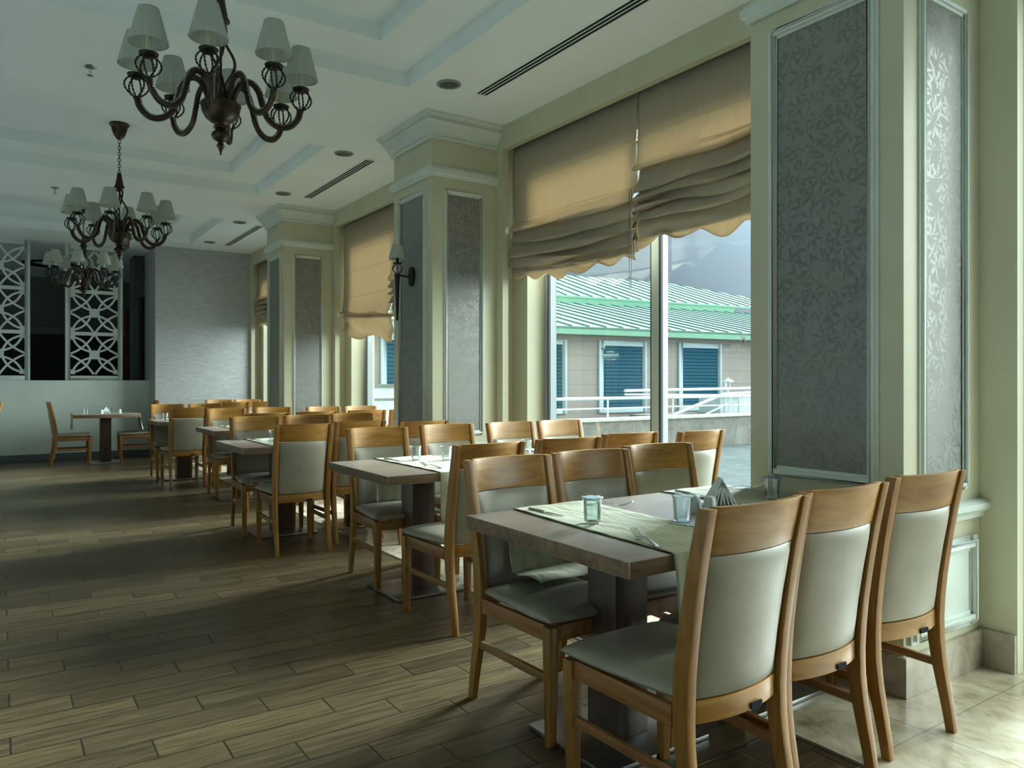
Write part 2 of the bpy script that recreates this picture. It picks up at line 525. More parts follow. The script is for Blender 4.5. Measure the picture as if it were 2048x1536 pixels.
def obj(name, mb, mat, parent=None, bevel=0.0, seg=2, sharp=35):
    me = bpy.data.meshes.new(name)
    me.from_pydata(mb.v, [], mb.f)
    me.polygons.foreach_set('use_smooth', mb.sm)
    me.polygons.foreach_set('material_index', mb.mi)
    for m in (mat if isinstance(mat, (list, tuple)) else [mat]):
        me.materials.append(MT[m] if isinstance(m, str) else m)
    bm = bmesh.new()
    bm.from_mesh(me)
    bmesh.ops.remove_doubles(bm, verts=bm.verts, dist=1e-6)
    bmesh.ops.recalc_face_normals(bm, faces=bm.faces)
    if bevel:
        es = [e for e in bm.edges if len(e.link_faces) == 2 and e.calc_face_angle(0) > R(sharp)]
        bmesh.ops.bevel(bm, geom=es, offset=bevel, segments=seg, affect='EDGES', profile=0.6, clamp_overlap=True)
        for f in bm.faces:
            f.smooth = True
    bm.to_mesh(me)
    bm.free()
    if any(p.use_smooth for p in me.polygons):
        me.set_sharp_from_angle(angle=R(38))
    me.update()
    o = bpy.data.objects.new(name, me)
    C.objects.link(o)
    if parent:
        o.parent = parent
    return o


def tag(o, label, cat, group=None, kind=None):
    if label:
        o['label'] = label
    if cat:
        o['category'] = cat
    if group:
        o['group'] = group
    if kind:
        o['kind'] = kind
    return o


def thing(name, label, cat, loc=(0, 0, 0), rz=0.0, group=None):
    o = bpy.data.objects.new(name, None)
    o.empty_display_size = 0.1
    C.objects.link(o)
    o.location = loc
    o.rotation_euler = (0, 0, rz)
    return tag(o, label, cat, group)


def struct(name, mb, mat, parent=None, **kw):
    o = obj(name, mb, mat, parent, **kw)
    if not parent:
        o['kind'] = 'structure'
    return o


def dup(root, loc, rz=0.0, label=None, group=None):
    r = root.copy()
    C.objects.link(r)
    r.location = loc
    r.rotation_euler = (0, 0, rz)
    if label:
        r['label'] = label
    if group:
        r['group'] = group
    for ch in list(root.children):
        c = ch.copy()
        C.objects.link(c)
        c.parent = r
        for g in list(ch.children):
            e = g.copy()
            C.objects.link(e)
            e.parent = c
    return r


def lerp(tab, t):
    for (a, va), (b, vb) in zip(tab, tab[1:]):
        if t <= b:
            k = 0 if b == a else max(0.0, (t - a) / (b - a))
            k = k * k * (3 - 2 * k) if False else k
            return va + (vb - va) * k
    return tab[-1][1]


def smooth_path(pts, n=8):
    """Catmull-Rom through pts"""
    P = [Vector(p) for p in pts]
    P = [P[0] * 2 - P[1]] + P + [P[-1] * 2 - P[-2]]
    out = []
    for i in range(1, len(P) - 2):
        a, b, c, e = P[i - 1], P[i], P[i + 1], P[i + 2]
        for k in range(n):
            t = k / n
            out.append(0.5 * ((2 * b) + (c - a) * t + (2 * a - 5 * b + 4 * c - e) * t * t + (3 * b - a - 3 * c + e) * t ** 3))
    out.append(P[-2])
    return out


# ------------------------------------------------------------ the room
XW, XC, XG = 3.61, 2.975, 4.00        # wall face, column face, glass
ZC = 3.47
BAY = 3.95
COL = [1.6 + BAY * k for k in range(-2, 4)]      # near edge of each column
CW = 0.74
YEND = 13.46

struct('floor', MB().box(-1.6, 2.33, -6.3, 19.0, -0.12, 0), 'floor')
struct('floor', MB().box(-6, -1.6, -6.3, 19.0, -0.12, 0), 'bouncetile')  # unseen pale floor, added to bounce sunlight up to the ceiling
struct('floor', MB().box(2.33, 4.12, -6.3, 19.0, -0.12, 0), 'marble')
struct('trim_1', MB().box(2.322, 2.338, -6.3, 19.0, -0.02, 0.0025), 'steel')

# ceiling with its two-step recesses
cf = [(-0.85, 2.545, y0, y1) for y0, y1 in ((-4.92, -2.65), (-0.97, 1.23), (2.92, 5.145), (6.865, 9.13), (10.77, 12.96))]
mb = MB()
ys = [-6.3] + [v for c in cf for v in c[2:]] + [19.0]
for a, b in zip(ys[0::2], ys[1::2]):
    mb.add([(-0.85, a, ZC), (2.545, a, ZC), (2.545, b, ZC), (-0.85, b, ZC)], [(0, 3, 2, 1)])
for x0, x1 in ((-6, -0.85), (2.545, XW + 0.5)):
    mb.add([(x0, -6.3, ZC), (x1, -6.3, ZC), (x1, 19, ZC), (x0, 19, ZC)], [(0, 3, 2, 1)])
for c in cf:
    r0, z = c, ZC
    for st in (0.12, 0.115):
        x0, x1, y0, y1 = r0
        q = [(x0, y0), (x1, y0), (x1, y1), (x0, y1)]
        vs = [(x, y, z) for x, y in q] + [(x, y, z + st) for x, y in q]
        mb.add(vs, [(i, (i + 1) % 4, 4 + (i + 1) % 4, 4 + i) for i in range(4)])
        z += st
        r1 = (x0 + 0.385, x1 - 0.385, y0 + 0.375, y1 - 0.375)
        if st == 0.12:
            mb.ring(r0, r1, z)
            r0 = r1
        else:
            mb.add([(x0, y0, z), (x1, y0, z), (x1, y1, z), (x0, y1, z)], [(0, 3, 2, 1)])
me_ceiling = mb
mb.box(-6, XW + 0.5, -6.3, 19, 3.76, 3.86)
struct('ceiling', mb, 'ceil')

# window wall
mb = MB()
mb.box(XW, XW + 0.06, -6.3, YEND, 3.266, ZC + 0.02)                # lintel over the bays
mb.box(XW + 0.17, XG + 0.10, -6.3, YEND, 3.06, ZC + 0.02)          # outer lintel behind the blinds
for k, y in enumerate(COL):
    y1 = y + CW
    if y < YEND - 0.2:
        mb.box(XW, XW + 0.06, y1, y1 + 0.10, 0, 3.266)
        mb.box(XW + 0.17, XG + 0.10, y1, y1 + 0.23, 0, 3.06)
        mb.box(XW, XG + 0.10, y, y1, 0, ZC + 0.02)
    mb.box(XW, XW + 0.06, y - (0.15 if k == 2 else 0.10), y, 0, 3.266)
    mb.box(XW + 0.17, XG + 0.10, y - 0.23, y, 0, 3.06)
mb.box(XW, XG + 0.10, YEND, 14.55, 0, ZC + 0.02)
mb.box(XW, XG + 0.10, -6.3, COL[0], 0, ZC + 0.02)
struct('wall_right', mb, 'cream')
struct('wall_left', MB().box(-3.35, -3.2, -6.3, 14.0, 0, 3.8), 'plaster')  # unseen wall, brought in close and toned to bounce light into the room
struct('wall_back', MB().box(-6, 4.2, -2.6, -2.45, 0, 3.8), 'darkwall')
struct('wall_far', MB().box(2.1, XW - 0.0005, YEND, 14.55, 0, ZC + 0.01), 'paperwave')
struct('wall_half', MB().box(-6, 2.098, 14.0, 14.2, 0, 1.262), 'halfwall', bevel=0.004)
mb = MB()
mb.box(XC + 0.4, XW, YEND - 0.02, YEND - 0.001, 0, 0.15)
mb.box(2.1, XC + 0.4, YEND - 0.02, YEND - 0.001, 0, 0.15)
struct('baseboard_far', mb, 'skirt')
struct('baseboard_half', MB().box(-6, 2.08, 13.98, 13.999, 0, 0.10), 'darkwall')

mb = MB()
for y in COL:
    if y > YEND - 0.2:
        continue
    for a, b in ((y + CW, y + CW + 0.10), (y - (0.15 if y == COL[2] else 0.10), y)):
        mb.box(XW - 0.022, XW - 0.001, a + 0.001, b - 0.001, 0, 0.165)
struct('baseboard_right', mb, 'skirt', bevel=0.003)

# windows (numbered from the bay behind the camera)
for k in range(0, 5):
    y0, y1 = COL[k] + CW + 0.23, COL[k + 1] - 0.23
    ym = (y0 + y1) / 2
    fr = MB()
    for a, b in ((y0, y0 + 0.07), (y1 - 0.07, y1)):
        fr.box(XG - 0.045, XG + 0.045, a, b, 0.0, 3.06)
    fr.box(XG - 0.045, XG + 0.045, y0 + 0.07, y1 - 0.07, 0.0, 0.05)
    fr.box(XG - 0.045, XG + 0.045, y0 + 0.07, y1 - 0.07, 3.01, 3.06)
    wn = struct('window_%d' % (k + 1), fr, 'aluw', bevel=0.003)
    mu = MB().box(XG - 0.06, XG + 0.04, ym - 0.035, ym + 0.035, 0.05, 3.01)
    obj('mullion', mu, 'alu', wn, bevel=0.003)
    gk = MB()
    for a in (y0 + 0.075, ym - 0.045, ym + 0.045, y1 - 0.075):
        gk.box(XG - 0.052, XG - 0.03, a - 0.008, a + 0.008, 0.05, 3.01)
    obj('gasket', gk, 'gasket', wn)
    for a, b in ((y0 + 0.07, ym - 0.035), (ym + 0.035, y1 - 0.07)):
        obj('pane', MB().box(XG - 0.004, XG + 0.004, a, b, 0.05, 3.01), 'glass', wn)
    if k == 2:
        # etched sign on each pane, reversed because it is read from outside
        for (py, pz, sc) in ((ym - 0.745, 1.475, 0.08), (y1 - 0.735, 1.475, -0.09)):
            mb = MB()
            X = XG - 0.0045
            for (dy, w0, h0, tilt) in ((0.0, 0.0085, 0.060, 0.0), (0.012, 0.007, 0.056, 0.42), (-0.012, 0.007, 0.056, -0.42), (0.024, 0.004, 0.040, 0.75)):
                pts = []
                for i in range(16):
                    a = 2 * PI * i / 16
                    yy, zz = w0 * math.cos(a) * (1.0 if math.sin(a) < 0 else 0.6), h0 * 0.5 * math.sin(a)
                    pts.append((X, py + 0.0 + dy + yy * math.cos(tilt) + zz * math.sin(tilt), pz + 0.055 + zz * math.cos(tilt)))
                mb.prism(pts, (-0.0006, 0, 0))
            for i in range(5):
                cy, cz = py + 0.032 + i * 0.016 if sc > 0 else py - 0.05 - i * 0.016, pz + 0.012
                pts = [(X, cy + (0.008 if j % 2 == 0 else 0.0035) * math.sin(2 * PI * j / 10), cz + (0.008 if j % 2 == 0 else 0.0035) * math.cos(2 * PI * j / 10)) for j in range(10)]
                mb.prism(pts, (-0.0006, 0, 0))
            mb.box(X - 0.0006, X, py + sc - 0.12, py + sc + 0.12, pz - 0.033, pz - 0.031)
            em = obj('etched_emblem', mb, 'etch', wn)
            for txt, size, zz, sp in (('RANBIMUM', 0.034, pz - 0.026, 1.0), ('HOTELS', 0.018, pz - 0.056, 2.0)):
                cu = bpy.data.curves.new('lettering', 'FONT')
                cu.body = txt
                cu.size = size
                cu.space_character = sp
                cu.align_x = 'CENTER'
                cu.extrude = 0.0003
                to = bpy.data.objects.new('lettering_source', cu)
                C.objects.link(to)
                dg = bpy.context.evaluated_depsgraph_get()
                me = bpy.data.meshes.new_from_object(to.evaluated_get(dg))
                bpy.data.objects.remove(to)
                # text x runs along +Y seen from the street side (+X): reversed when seen from the room
                me.transform(Matrix(((0, 0, 1, X - 0.0004), (1, 0, 0, py + sc), (0, 1, 0, zz), (0, 0, 0, 1))))
                me.materials.clear()
                me.materials.append(MT['etch'])
                lo = bpy.data.objects.new('lettering', me)
                C.objects.link(lo)
                lo.parent = em


# ------------------------------------------------------------ columns
def frame_rect(mb, face, a0, a1, z0, z1, w_, t, base):
    """picture-frame moulding on a column face: face 'x' (looks to -X at x=base) or 'y' (looks to -Y at y=base)"""
    def bx(p0, p1, q0, q1, t0, t1):
        if face == 'x':
            mb.box(base - t1, base - t0, p0, p1, q0, q1)
        else:
            mb.box(p0, p1, base - t1, base - t0, q0, q1)
    for off, ww, tt in ((0.0, w_, t * 0.45), (w_ * 0.28, w_ * 0.44, t)):
        A0, A1, B0, B1 = a0 + off, a1 - off, z0 + off, z1 - off
        bx(A0, A0 + ww, B0, B1, 0.0005, tt)
        bx(A1 - ww, A1, B0, B1, 0.0005, tt)
        bx(A0 + ww, A1 - ww, B0, B0 + ww, 0.0005, tt)
        bx(A0 + ww, A1 - ww, B1 - ww, B1, 0.0005, tt)


def band(mb, y, prof, x1=XW - 0.001):
    """moulding that wraps the three free sides; prof = list of (projection, z)"""
    ring = []
    for pr, z in prof:
        ring.append([(x1, y - pr, z), (XC - pr, y - pr, z), (XC - pr, y + CW + pr, z), (x1, y + CW + pr, z)])
    k = len(ring)
    vs = [p for r_ in ring for p in r_]
    fs = []
    for j in range(k):
        n = (j + 1) % k
        for i in range(3):
            fs.append((j * 4 + i, j * 4 + i + 1, n * 4 + i + 1, n * 4 + i))
    fs.append(tuple(j * 4 for j in range(k)))
    fs.append(tuple(j * 4 + 3 for j in range(k))[::-1])
    mb.add(vs, fs)


CL = {2: 'wide cream wall column with leaf wallpaper panels, beside the table with the sealed water cups',
      3: 'cream wall column carrying the wall lamp, leaf wallpaper panels and white cornice',
      4: 'cream wall column with wallpaper panels and no lamp, standing nearest the grey end wall'}
for k in (2, 3, 4):
    y = COL[k]
    col_ = thing('wall_column', CL[k], 'column', (0, 0, 0), 0, 'panelled columns along the window wall')
    obj('shaft', MB().box(XC, XW - 0.001, y, y + CW, 0.001, ZC - 0.001), 'cream', col_, bevel=0.003)
    mb = MB()
    frame_rect(mb, 'x', y + 0.10, y + 0.635, 0.82, 2.885, 0.048, 0.022, XC)
    frame_rect(mb, 'y', 3.082, 3.478, 0.79, 2.87, 0.040, 0.022, y)
    obj('panel_moulding', mb, 'white', col_, bevel=0.003)
    mb = MB()
    mb.box(XC - 0.003, XC - 0.0004, y + 0.148, y + 0.587, 0.868, 2.837)
    mb.box(3.122, 3.438, y - 0.003, y - 0.0004, 0.83, 2.83)
    obj('wallpaper_panel', mb, 'paperleaf', col_)
    mb = MB()
    band(mb, y, [(0.0005, 2.965), (0.016, 2.965), (0.020, 2.985), (0.034, 2.995), (0.036, 3.03), (0.024, 3.038), (0.022, 3.052), (0.0005, 3.056)])
    obj('neck_moulding', mb, 'white', col_)
    mb = MB()
    band(mb, y, [(0.0005, 3.280), (0.020, 3.280), (0.022, 3.298), (0.012, 3.300), (0.014, 3.308), (0.036, 3.318), (0.038, 3.330), (0.046, 3.350), (0.062, 3.380), (0.088, 3.405), (0.090, 3.415), (0.080, 3.418), (0.082, 3.426), (0.104, 3.434), (0.106, 3.446), (0.116, 3.452), (0.118, 3.468), (0.0005, 3.468)])
    obj('cornice', mb, 'white', col_)
    mb = MB()
    band(mb, y, [(0.0005, 0.655), (0.018, 0.66), (0.022, 0.68), (0.045, 0.70), (0.048, 0.725), (0.030, 0.735), (0.0005, 0.74)])
    obj('chair_rail', mb, 'white', col_)
    mb = MB()
    mb.box(3.00, 3.55, y - 0.012, y - 0.0005, 0.20, 0.585)
    frame_rect(mb, 'y', 3.00, 3.55, 0.20, 0.585, 0.065, 0.026, y - 0.006)
    obj('service_hatch', mb, 'white', col_, bevel=0.002)
    mb = MB()
    band(mb, y, [(0.0005, 0.001), (0.022, 0.001), (0.022, 0.155), (0.016, 0.160), (0.0005, 0.160)], XW - 0.024)
    obj('skirting', mb, 'skirt', col_)

# ------------------------------------------------------------ ceiling fittings
for i, (y, lb) in enumerate(((4.90, 'round dark ceiling light nearest the wide column, beside the longest air slot'),
                             (6.97, 'round dark ceiling light above the column with the wall lamp'),
                             (8.87, 'round dark ceiling light where the second air slot ends'),
                             (10.82, 'round dark ceiling light between the second and third air slots'),
                             (12.65, 'round dark ceiling light nearest the grey end wall'))):
    t = thing('ceiling_downlight', lb, 'ceiling light', (2.765, y, ZC), 0, 'ceiling lights beside the air slots')
    obj('ring', MB().lathe([(0.068, -0.001), (0.090, -0.001), (0.090, -0.008), (0.072, -0.012), (0.068, -0.006), (0.068, -0.001)], 32, cap=False), 'dirtyring', t)
    obj('lens', MB().lathe([(0.0, -0.007), (0.045, -0.006), (0.0675, -0.0015), (0.0675, -0.0005), (0.0, -0.0005)], 32), 'lens', t)
for y0, y1, lb in ((3.03, 4.96, 'long white slotted air vent above the wide window with the torn blinds'),
                   (7.0, 8.94, 'white slotted air vent above the glowing blind of the middle window'),
                   (10.88, 12.83, 'white slotted air vent closest to the grey end wall')):
    t = thing('linear_air_vent', lb, 'air vent', (3.08, (y0 + y1) / 2, ZC), 0, 'slotted air vents in the ceiling')
    L = (y1 - y0) / 2
    mb = MB()
    for a, b in ((-0.075, -0.056), (-0.031, -0.024), (0.001, 0.008), (0.034, 0.050)):
        mb.box(a, b, -L, L, -0.006, -0.0005)
    mb.box(-0.056, 0.034, -L, -L + 0.03, -0.006, -0.0005)
    mb.box(-0.056, 0.034, L - 0.03, L, -0.006, -0.0005)
    obj('frame', mb, 'ceil', t)
    obj('slot', MB().box(-0.0555, 0.0335, -L + 0.031, L - 0.031, -0.003, -0.0004), 'black', t)
for x, y, lb in ((0.524, 6.05, 'small chrome ceiling sprinkler between the two larger chandeliers'), (0.52, 10.07, 'small chrome ceiling sprinkler left of the middle chandelier')):
    t = thing('fire_sprinkler', lb, 'sprinkler', (x, y, ZC), 0, 'ceiling sprinklers')
    obj('rosette', MB().lathe([(0.0, -0.012), (0.030, -0.010), (0.042, -0.001), (0.0, -0.001)], 20), 'steel', t)
    obj('nozzle', MB().lathe([(0.008, -0.013), (0.009, -0.03), (0.006, -0.045), (0.006, -0.06), (0.020, -0.062), (0.020, -0.065), (0.0, -0.066)], 12), 'chrome', t)


# ------------------------------------------------------------ chandeliers
def make_chandelier(label):
    t = thing('chandelier', label, 'chandelier', (0, 0, 0), 0, 'bronze chandeliers with pleated shades')
    can = obj('canopy', MB().lathe([(r_, z_ + 0.0435) for r_, z_ in [(0.0, 3.468), (0.078, 3.468), (0.080, 3.455), (0.066, 3.44), (0.060, 3.41), (0.045, 3.365), (0.022, 3.335), (0.010, 3.33), (0.0, 3.328)]], 28), 'bronze', t)
    mb = MB()
    z = 3.370
    i = 0
    while z > 3.055:
        ln = 0.030
        a = (i % 2) * PI / 2
        big = i in (0,)
        pts = []
        for j in range(14):
            b = 2 * PI * j / 14
            u, v = 0.0105 * math.cos(b), ln * 0.62 * math.sin(b)
            pts.append((u * math.cos(a), u * math.sin(a), z - ln * 0.5 + v))
        mb.tube(pts, 0.0028, 6, closed=True)
        z -= ln * 0.88
        i += 1
    obj('chain', mb, 'iron', t)
    obj('hub_cap', MB().lathe([(0.0, 3.085), (0.012, 3.085), (0.018, 3.07), (0.022, 3.04), (0.030, 3.0), (0.034, 2.975), (0.042, 2.965), (0.042, 2.955), (0.030, 2.948), (0.018, 2.94), (0.010, 2.915), (0.0, 2.90)], 24), 'bronze', t)
    for k in range(3):
        pts = []
        for j in range(61):
            s_ = j / 60
            zz = 2.955 - s_ * 0.40
            rr = 0.012 + 0.052 * math.sin(PI * min(1.0, s_ * 1.0)) ** 0.8 * (0.75 + 0.25 * math.cos(4 * PI * s_))
            a = 2 * PI * k / 3 + 3.6 * s_
            pts.append((rr * math.cos(a), rr * math.sin(a), zz))
        obj('twisted_rod', MB().tube(pts, lambda i: 0.0062 + 0.0016 * (i % 2), 7), 'bronze', t)
    obj('stem', MB().tube([(0, 0, 2.94), (0, 0, 2.56)], 0.006, 8), 'bronze', t)
    obj('bowl', MB().lathe([(0.0, 2.585), (0.030, 2.58), (0.045, 2.565), (0.088, 2.562), (0.094, 2.552), (0.090, 2.545), (0.086, 2.520), (0.070, 2.490), (0.045, 2.470), (0.030, 2.462), (0.026, 2.455), (0.033, 2.448), (0.033, 2.442), (0.0, 2.44)], 32), 'bronze', t)
    obj('finial', MB().lathe([(0.0, 2.441), (0.022, 2.440), (0.026, 2.430), (0.040, 2.418), (0.043, 2.405), (0.036, 2.390), (0.020, 2.380), (0.012, 2.374), (0.014, 2.366), (0.021, 2.358), (0.014, 2.348), (0.008, 2.335), (0.004, 2.325), (0.0055, 2.318), (0.0, 2.312)], 24), 'bronze', t)
    RA = 0.372
    for k in range(8):
        a = -PI / 2 - 0.36 + 2 * PI * k / 8
        ca, sa = math.cos(a), math.sin(a)
        pr = [(0.055, 2.565), (0.066, 2.61), (0.095, 2.662), (0.135, 2.672), (0.170, 2.635), (0.190, 2.57), (0.215, 2.505), (0.265, 2.468), (0.320, 2.473), (0.360, 2.515), (RA, 2.56)]
        pts = smooth_path([(r_ * ca, r_ * sa, z_) for r_, z_ in pr], 9)
        arm = obj('arm', MB().tube(pts, lambda i: 0.0135 if i % 2 else 0.0118, 9), 'bronze', t)
        side = Vector((-sa, ca, 0)) * 0.0
        out = []
        for i in range(0, len(pts) - 1):
            T = (pts[i + 1] - pts[i]).normalized()
            n_ = T.cross(Vector((-sa, ca, 0))).normalized()
            out.append(pts[i] + n_ * 0.0145)
        obj('bead_string', MB().tube(out, lambda i: 0.0070 if i % 2 else 0.0030, 6), 'bead', arm)
        c = (RA * ca, RA * sa, 0)
        mb = MB()
        mb.lathe([(0.0, 2.645), (0.020, 2.646), (0.036, 2.655), (0.041, 2.662), (0.041, 2.666), (0.030, 2.662), (0.0, 2.655)], 18, c)
        mb.lathe([(0.0, 2.566), (0.014, 2.562), (0.016, 2.556), (0.012, 2.548), (0.0, 2.546)], 12, c)
        for q in range(6):
            b = 2 * PI * q / 6
            arc = []
            for j in range(15):
                s_ = j / 14
                rr = 0.010 + 0.036 * math.sin(PI * s_) ** 0.75 + 0.012 * s_
                arc.append((c[0] + rr * math.cos(b), c[1] + rr * math.sin(b), 2.562 + 0.094 * s_))
            mb.tube(arc, lambda i: 0.0054 if i % 2 else 0.0028, 5)
        obj('bead_cage', mb, 'iron', arm)
        obj('candle_tube', MB().lathe([(0.0, 2.667), (0.0125, 2.667), (0.0125, 2.775), (0.0, 2.776)], 14, c), 'candle', arm)
        P = []
        prof = [(0.080, 2.712), (0.0425, 2.862)]
        mb = MB()
        mb.lathe([(0.080, 2.712), (0.071, 2.75), (0.0615, 2.787), (0.052, 2.825), (0.0425, 2.862)], 72, c, cap=False, ripple=0.03, nr=24)
        mb.tube([(c[0] + 0.0805 * math.cos(x * PI / 16), c[1] + 0.0805 * math.sin(x * PI / 16), 2.712) for x in range(32)], 0.0022, 5, closed=True)
        mb.tube([(c[0] + 0.0425 * math.cos(x * PI / 16), c[1] + 0.0425 * math.sin(x * PI / 16), 2.862) for x in range(32)], 0.0018, 5, closed=True)
        mb.tube([(c[0] - 0.05, c[1], 2.83), (c[0] + 0.05, c[1], 2.83)], 0.001, 4)
        obj('lamp_shade', mb, 'shade', arm)
    return t


ch1 = make_chandelier('largest looking bronze eight-arm chandelier, cut off by the upper picture edge, hanging from the ceiling')
ch1.location = (0.94, 4.05, 3.703 - 3.5115 * 1.07)
ch2 = dup(ch1, (0.94, 8.03, 3.703 - 3.5115 * 1.088), R(3), 'bronze eight-arm chandelier whose full chain and ceiling cup show, middle one of the row')
ch3 = dup(ch1, (0.95, 11.87, 3.703 - 3.5115 * 1.088), R(7), 'smallest looking bronze chandelier, hanging in front of the white lattice screen')
for o, k in ((ch1, 1.07), (ch2, 1.088), (ch3, 1.088)):
    o.scale = (k, k, k)

# wall lamp on the middle column
t = thing('wall_sconce', 'dark iron torch wall lamp with white shade on the panelled column', 'wall lamp', (XC - 0.003, COL[3] + 0.36, 0))
disc = [(-0.0005, 0.055 * math.cos(a * PI / 14), 2.165 + 0.085 * math.sin(a * PI / 14)) for a in range(28)]
obj('back_plate', MB().prism(disc, (-0.02, 0, 0)), 'iron', t, bevel=0.005)
obj('bracket', MB().tube([(-0.015, 0, 2.165), (-0.06, 0, 2.16), (-0.11, 0, 2.165), (-0.135, 0, 2.17)], 0.007, 8), 'iron', t)
c = (-0.145, 0, 0)
obj('torch', MB().lathe([(0.0, 1.775), (0.009, 1.778), (0.012, 1.79), (0.010, 1.80), (0.022, 2.15), (0.026, 2.165), (0.020, 2.18), (0.0, 2.185)], 14, c, ripple=0.05, nr=7), 'iron', t)
mb = MB()
mb.lathe([(0.0, 2.255), (0.034, 2.262), (0.040, 2.272), (0.0, 2.268)], 16, c)
for q in range(6):
    b = 2 * PI * q / 6
    mb.tube([(c[0] + (0.010 + 0.036 * math.sin(PI * j / 12)) * math.cos(b), (0.010 + 0.036 * math.sin(PI * j / 12)) * math.sin(b), 2.178 + 0.085 * j / 12) for j in range(13)], 0.003, 5)
mb.lathe([(0.012, 2.268), (0.012, 2.335), (0.0, 2.336)], 12, c)
obj('wire_cage', mb, 'iron', t)
obj('lamp_shade', MB().lathe([(0.074, 2.305), (0.064, 2.345), (0.054, 2.385), (0.044, 2.425)], 60, c, cap=False, ripple=0.012, nr=30), 'shade', t)


# ------------------------------------------------------------ roman blinds
def make_blind(name, label, y0, y1, flats, folds, hem, flip, sag=0.05, scallop=0.035, n_sc=6, seed=1, lean=0.0, wild=0.0):
    """cloth in the window recess. flats: heights of the sewn battens; folds: list of (z, bulge); hem: z of the bottom edge"""
    rnd = random.Random(seed)
    t = thing(name, label, 'blind', (3.712, (y0 + y1) / 2, 0), 0, 'roman blinds in the window bays')
    hw = (y1 - y0) / 2
    prof = [(0.0, 3.40)]
    for z in flats:
        prof += [(0.0, z + 0.010), (-0.006, z + 0.004), (-0.006, z - 0.002), (0.001, z - 0.007)]
    for z, b in folds:
        prof += [(-b * 0.3, z + 0.052), (-b * 0.75, z + 0.022), (-b * 1.0, z + 0.003), (-b * 0.92, z - 0.010), (-b * 0.45, z - 0.012), (0.0, z + 0.004), (0.010, z + 0.012)]
    prof += [(0.0, folds[-1][0] - 0.02) if folds else (0.0, hem + 0.2)]
    top = prof[-1][1]
    for i in range(1, 9):
        prof.append((-0.004 * math.sin(i), top + (hem - top) * i / 8))
    fold_top = (folds[0][0] + 0.10) if folds else hem
    ph = [rnd.uniform(0, 6.28) for _ in range(8)]
    npf = len(prof)
    ny = 84

    def fn(u, v):
        k = min(npf - 1, int(round(v * (npf - 1))))
        x, z = prof[k]
        y = -hw + 2 * hw * u
        low = max(0.0, min(1.0, (fold_top - z) / 0.25 + 0.2)) if z < fold_top + 0.05 else 0.0
        z2 = z + low * (-sag * (0.5 - 2 * (u - 0.5) ** 2) + lean * (u - 0.5))
        z2 += low * (0.012 * math.sin(5.1 * u + ph[0] + k * 0.7) + 0.008 * math.sin(11 * u + ph[1] + k * 1.3) + wild * math.sin(3.0 * u * PI + ph[2]))
        x2 = x - low * (0.010 * math.sin(7 * u + ph[3] + k) + 0.010)
        x2 += 0.003 * math.sin(17 * u + ph[4]) * (1 if z < 3.2 else 0)
        if k >= npf - 9:
            j = (k - (npf - 9)) / 8.0
            z2 -= j * scallop * (abs(math.cos(PI * n_sc * u + 0.4)) ** 1.3 - 0.5) * (1 if scallop else 0)
            x2 -= j * 0.012 * math.sin(18 * u + ph[5])
        edge = 0.012 * math.sin(z * 9 + ph[6]) * (abs(u - 0.5) * 2) ** 6
        return (x2, y + edge, z2)

    mb = MB()
    mb.sheet(fn, ny, npf - 1, smooth=True)
    o = obj('blind_cloth', mb, 'blind', t)
    if folds:
        zt, zb = folds[0][0] + 0.02, (hem + 0.055 if scallop else folds[-1][0] - 0.035)
        mb = MB().sheet(lambda u, v: (0.016 + 0.006 * math.sin(v * 30), -hw * 0.985 + 2 * hw * 0.985 * u, zb + (zt - zb) * v - sag * (0.5 - 2 * (u - 0.5) ** 2) + lean * (u - 0.5)), 24, 16, thick=lambda u, v: (0.012, 0, 0))
        obj('opaque_backing', mb, 'blindback', t)  # opaque sheet added behind, blocks light through the folds and hem
    so = o.modifiers.new('cloth thickness', 'SOLIDIFY')
    so.thickness = 0.0015
    s = 1 if flip else -1
    mb = MB()
    zc = hem - 0.10
    yy = s * (hw + 0.004)
    mb.tube([(-0.055, yy - 0.006, 3.2), (-0.055, yy - 0.006, hem + 0.1), (-0.052, yy - 0.008, zc - 0.12), (-0.052, yy, zc - 0.14), (-0.052, yy + 0.008, zc - 0.12), (-0.055, yy + 0.006, hem + 0.1), (-0.055, yy + 0.006, 3.2)], 0.0016, 5)
    return t, mb, o


def bx(k):
    return COL[k] + CW, COL[k + 1]


a, b = bx(2)
t, cd, _ = make_blind('roman_blind', 'tan roman blind over the pane with the green roof, hanging lower than its partner', 3.885, 5.425, [2.955, 2.635], [(2.55, 0.045), (2.44, 0.05), (2.33, 0.055), (2.245, 0.05)], 2.135, True, 0.05, 0.05, 5, 3, lean=0.03)
# rotate cord to the joint between the two blinds
cdo = obj('pull_cord', MB().tube([(-0.06, -0.772, 2.60), (-0.06, -0.776, 2.2), (-0.055, -0.765, 1.93), (-0.055, -0.758, 1.905), (-0.055, -0.751, 1.93), (-0.06, -0.748, 2.2), (-0.06, -0.752, 2.60)], 0.0028, 6), 'cord', t)
t, cd, _ = make_blind('roman_blind', 'tan roman blind pulled up higher, next to the big panelled column, with thick stacked folds', 2.455, 3.865, [2.965], [(2.75, 0.07), (2.62, 0.05), (2.54, 0.055), (2.47, 0.055), (2.40, 0.055)], 2.225, False, 0.05, 0.06, 4, 8, lean=-0.04, wild=0.012)
t, cd, _ = make_blind('roman_blind', 'glowing tan roman blind hanging lowest, in the middle window beyond the wall lamp', 7.875, 9.36, [2.965, 2.64, 2.31], [(2.08, 0.05)], 1.79, True, 0.02, 0.0, 5, 5, lean=0.10, wild=0.03)
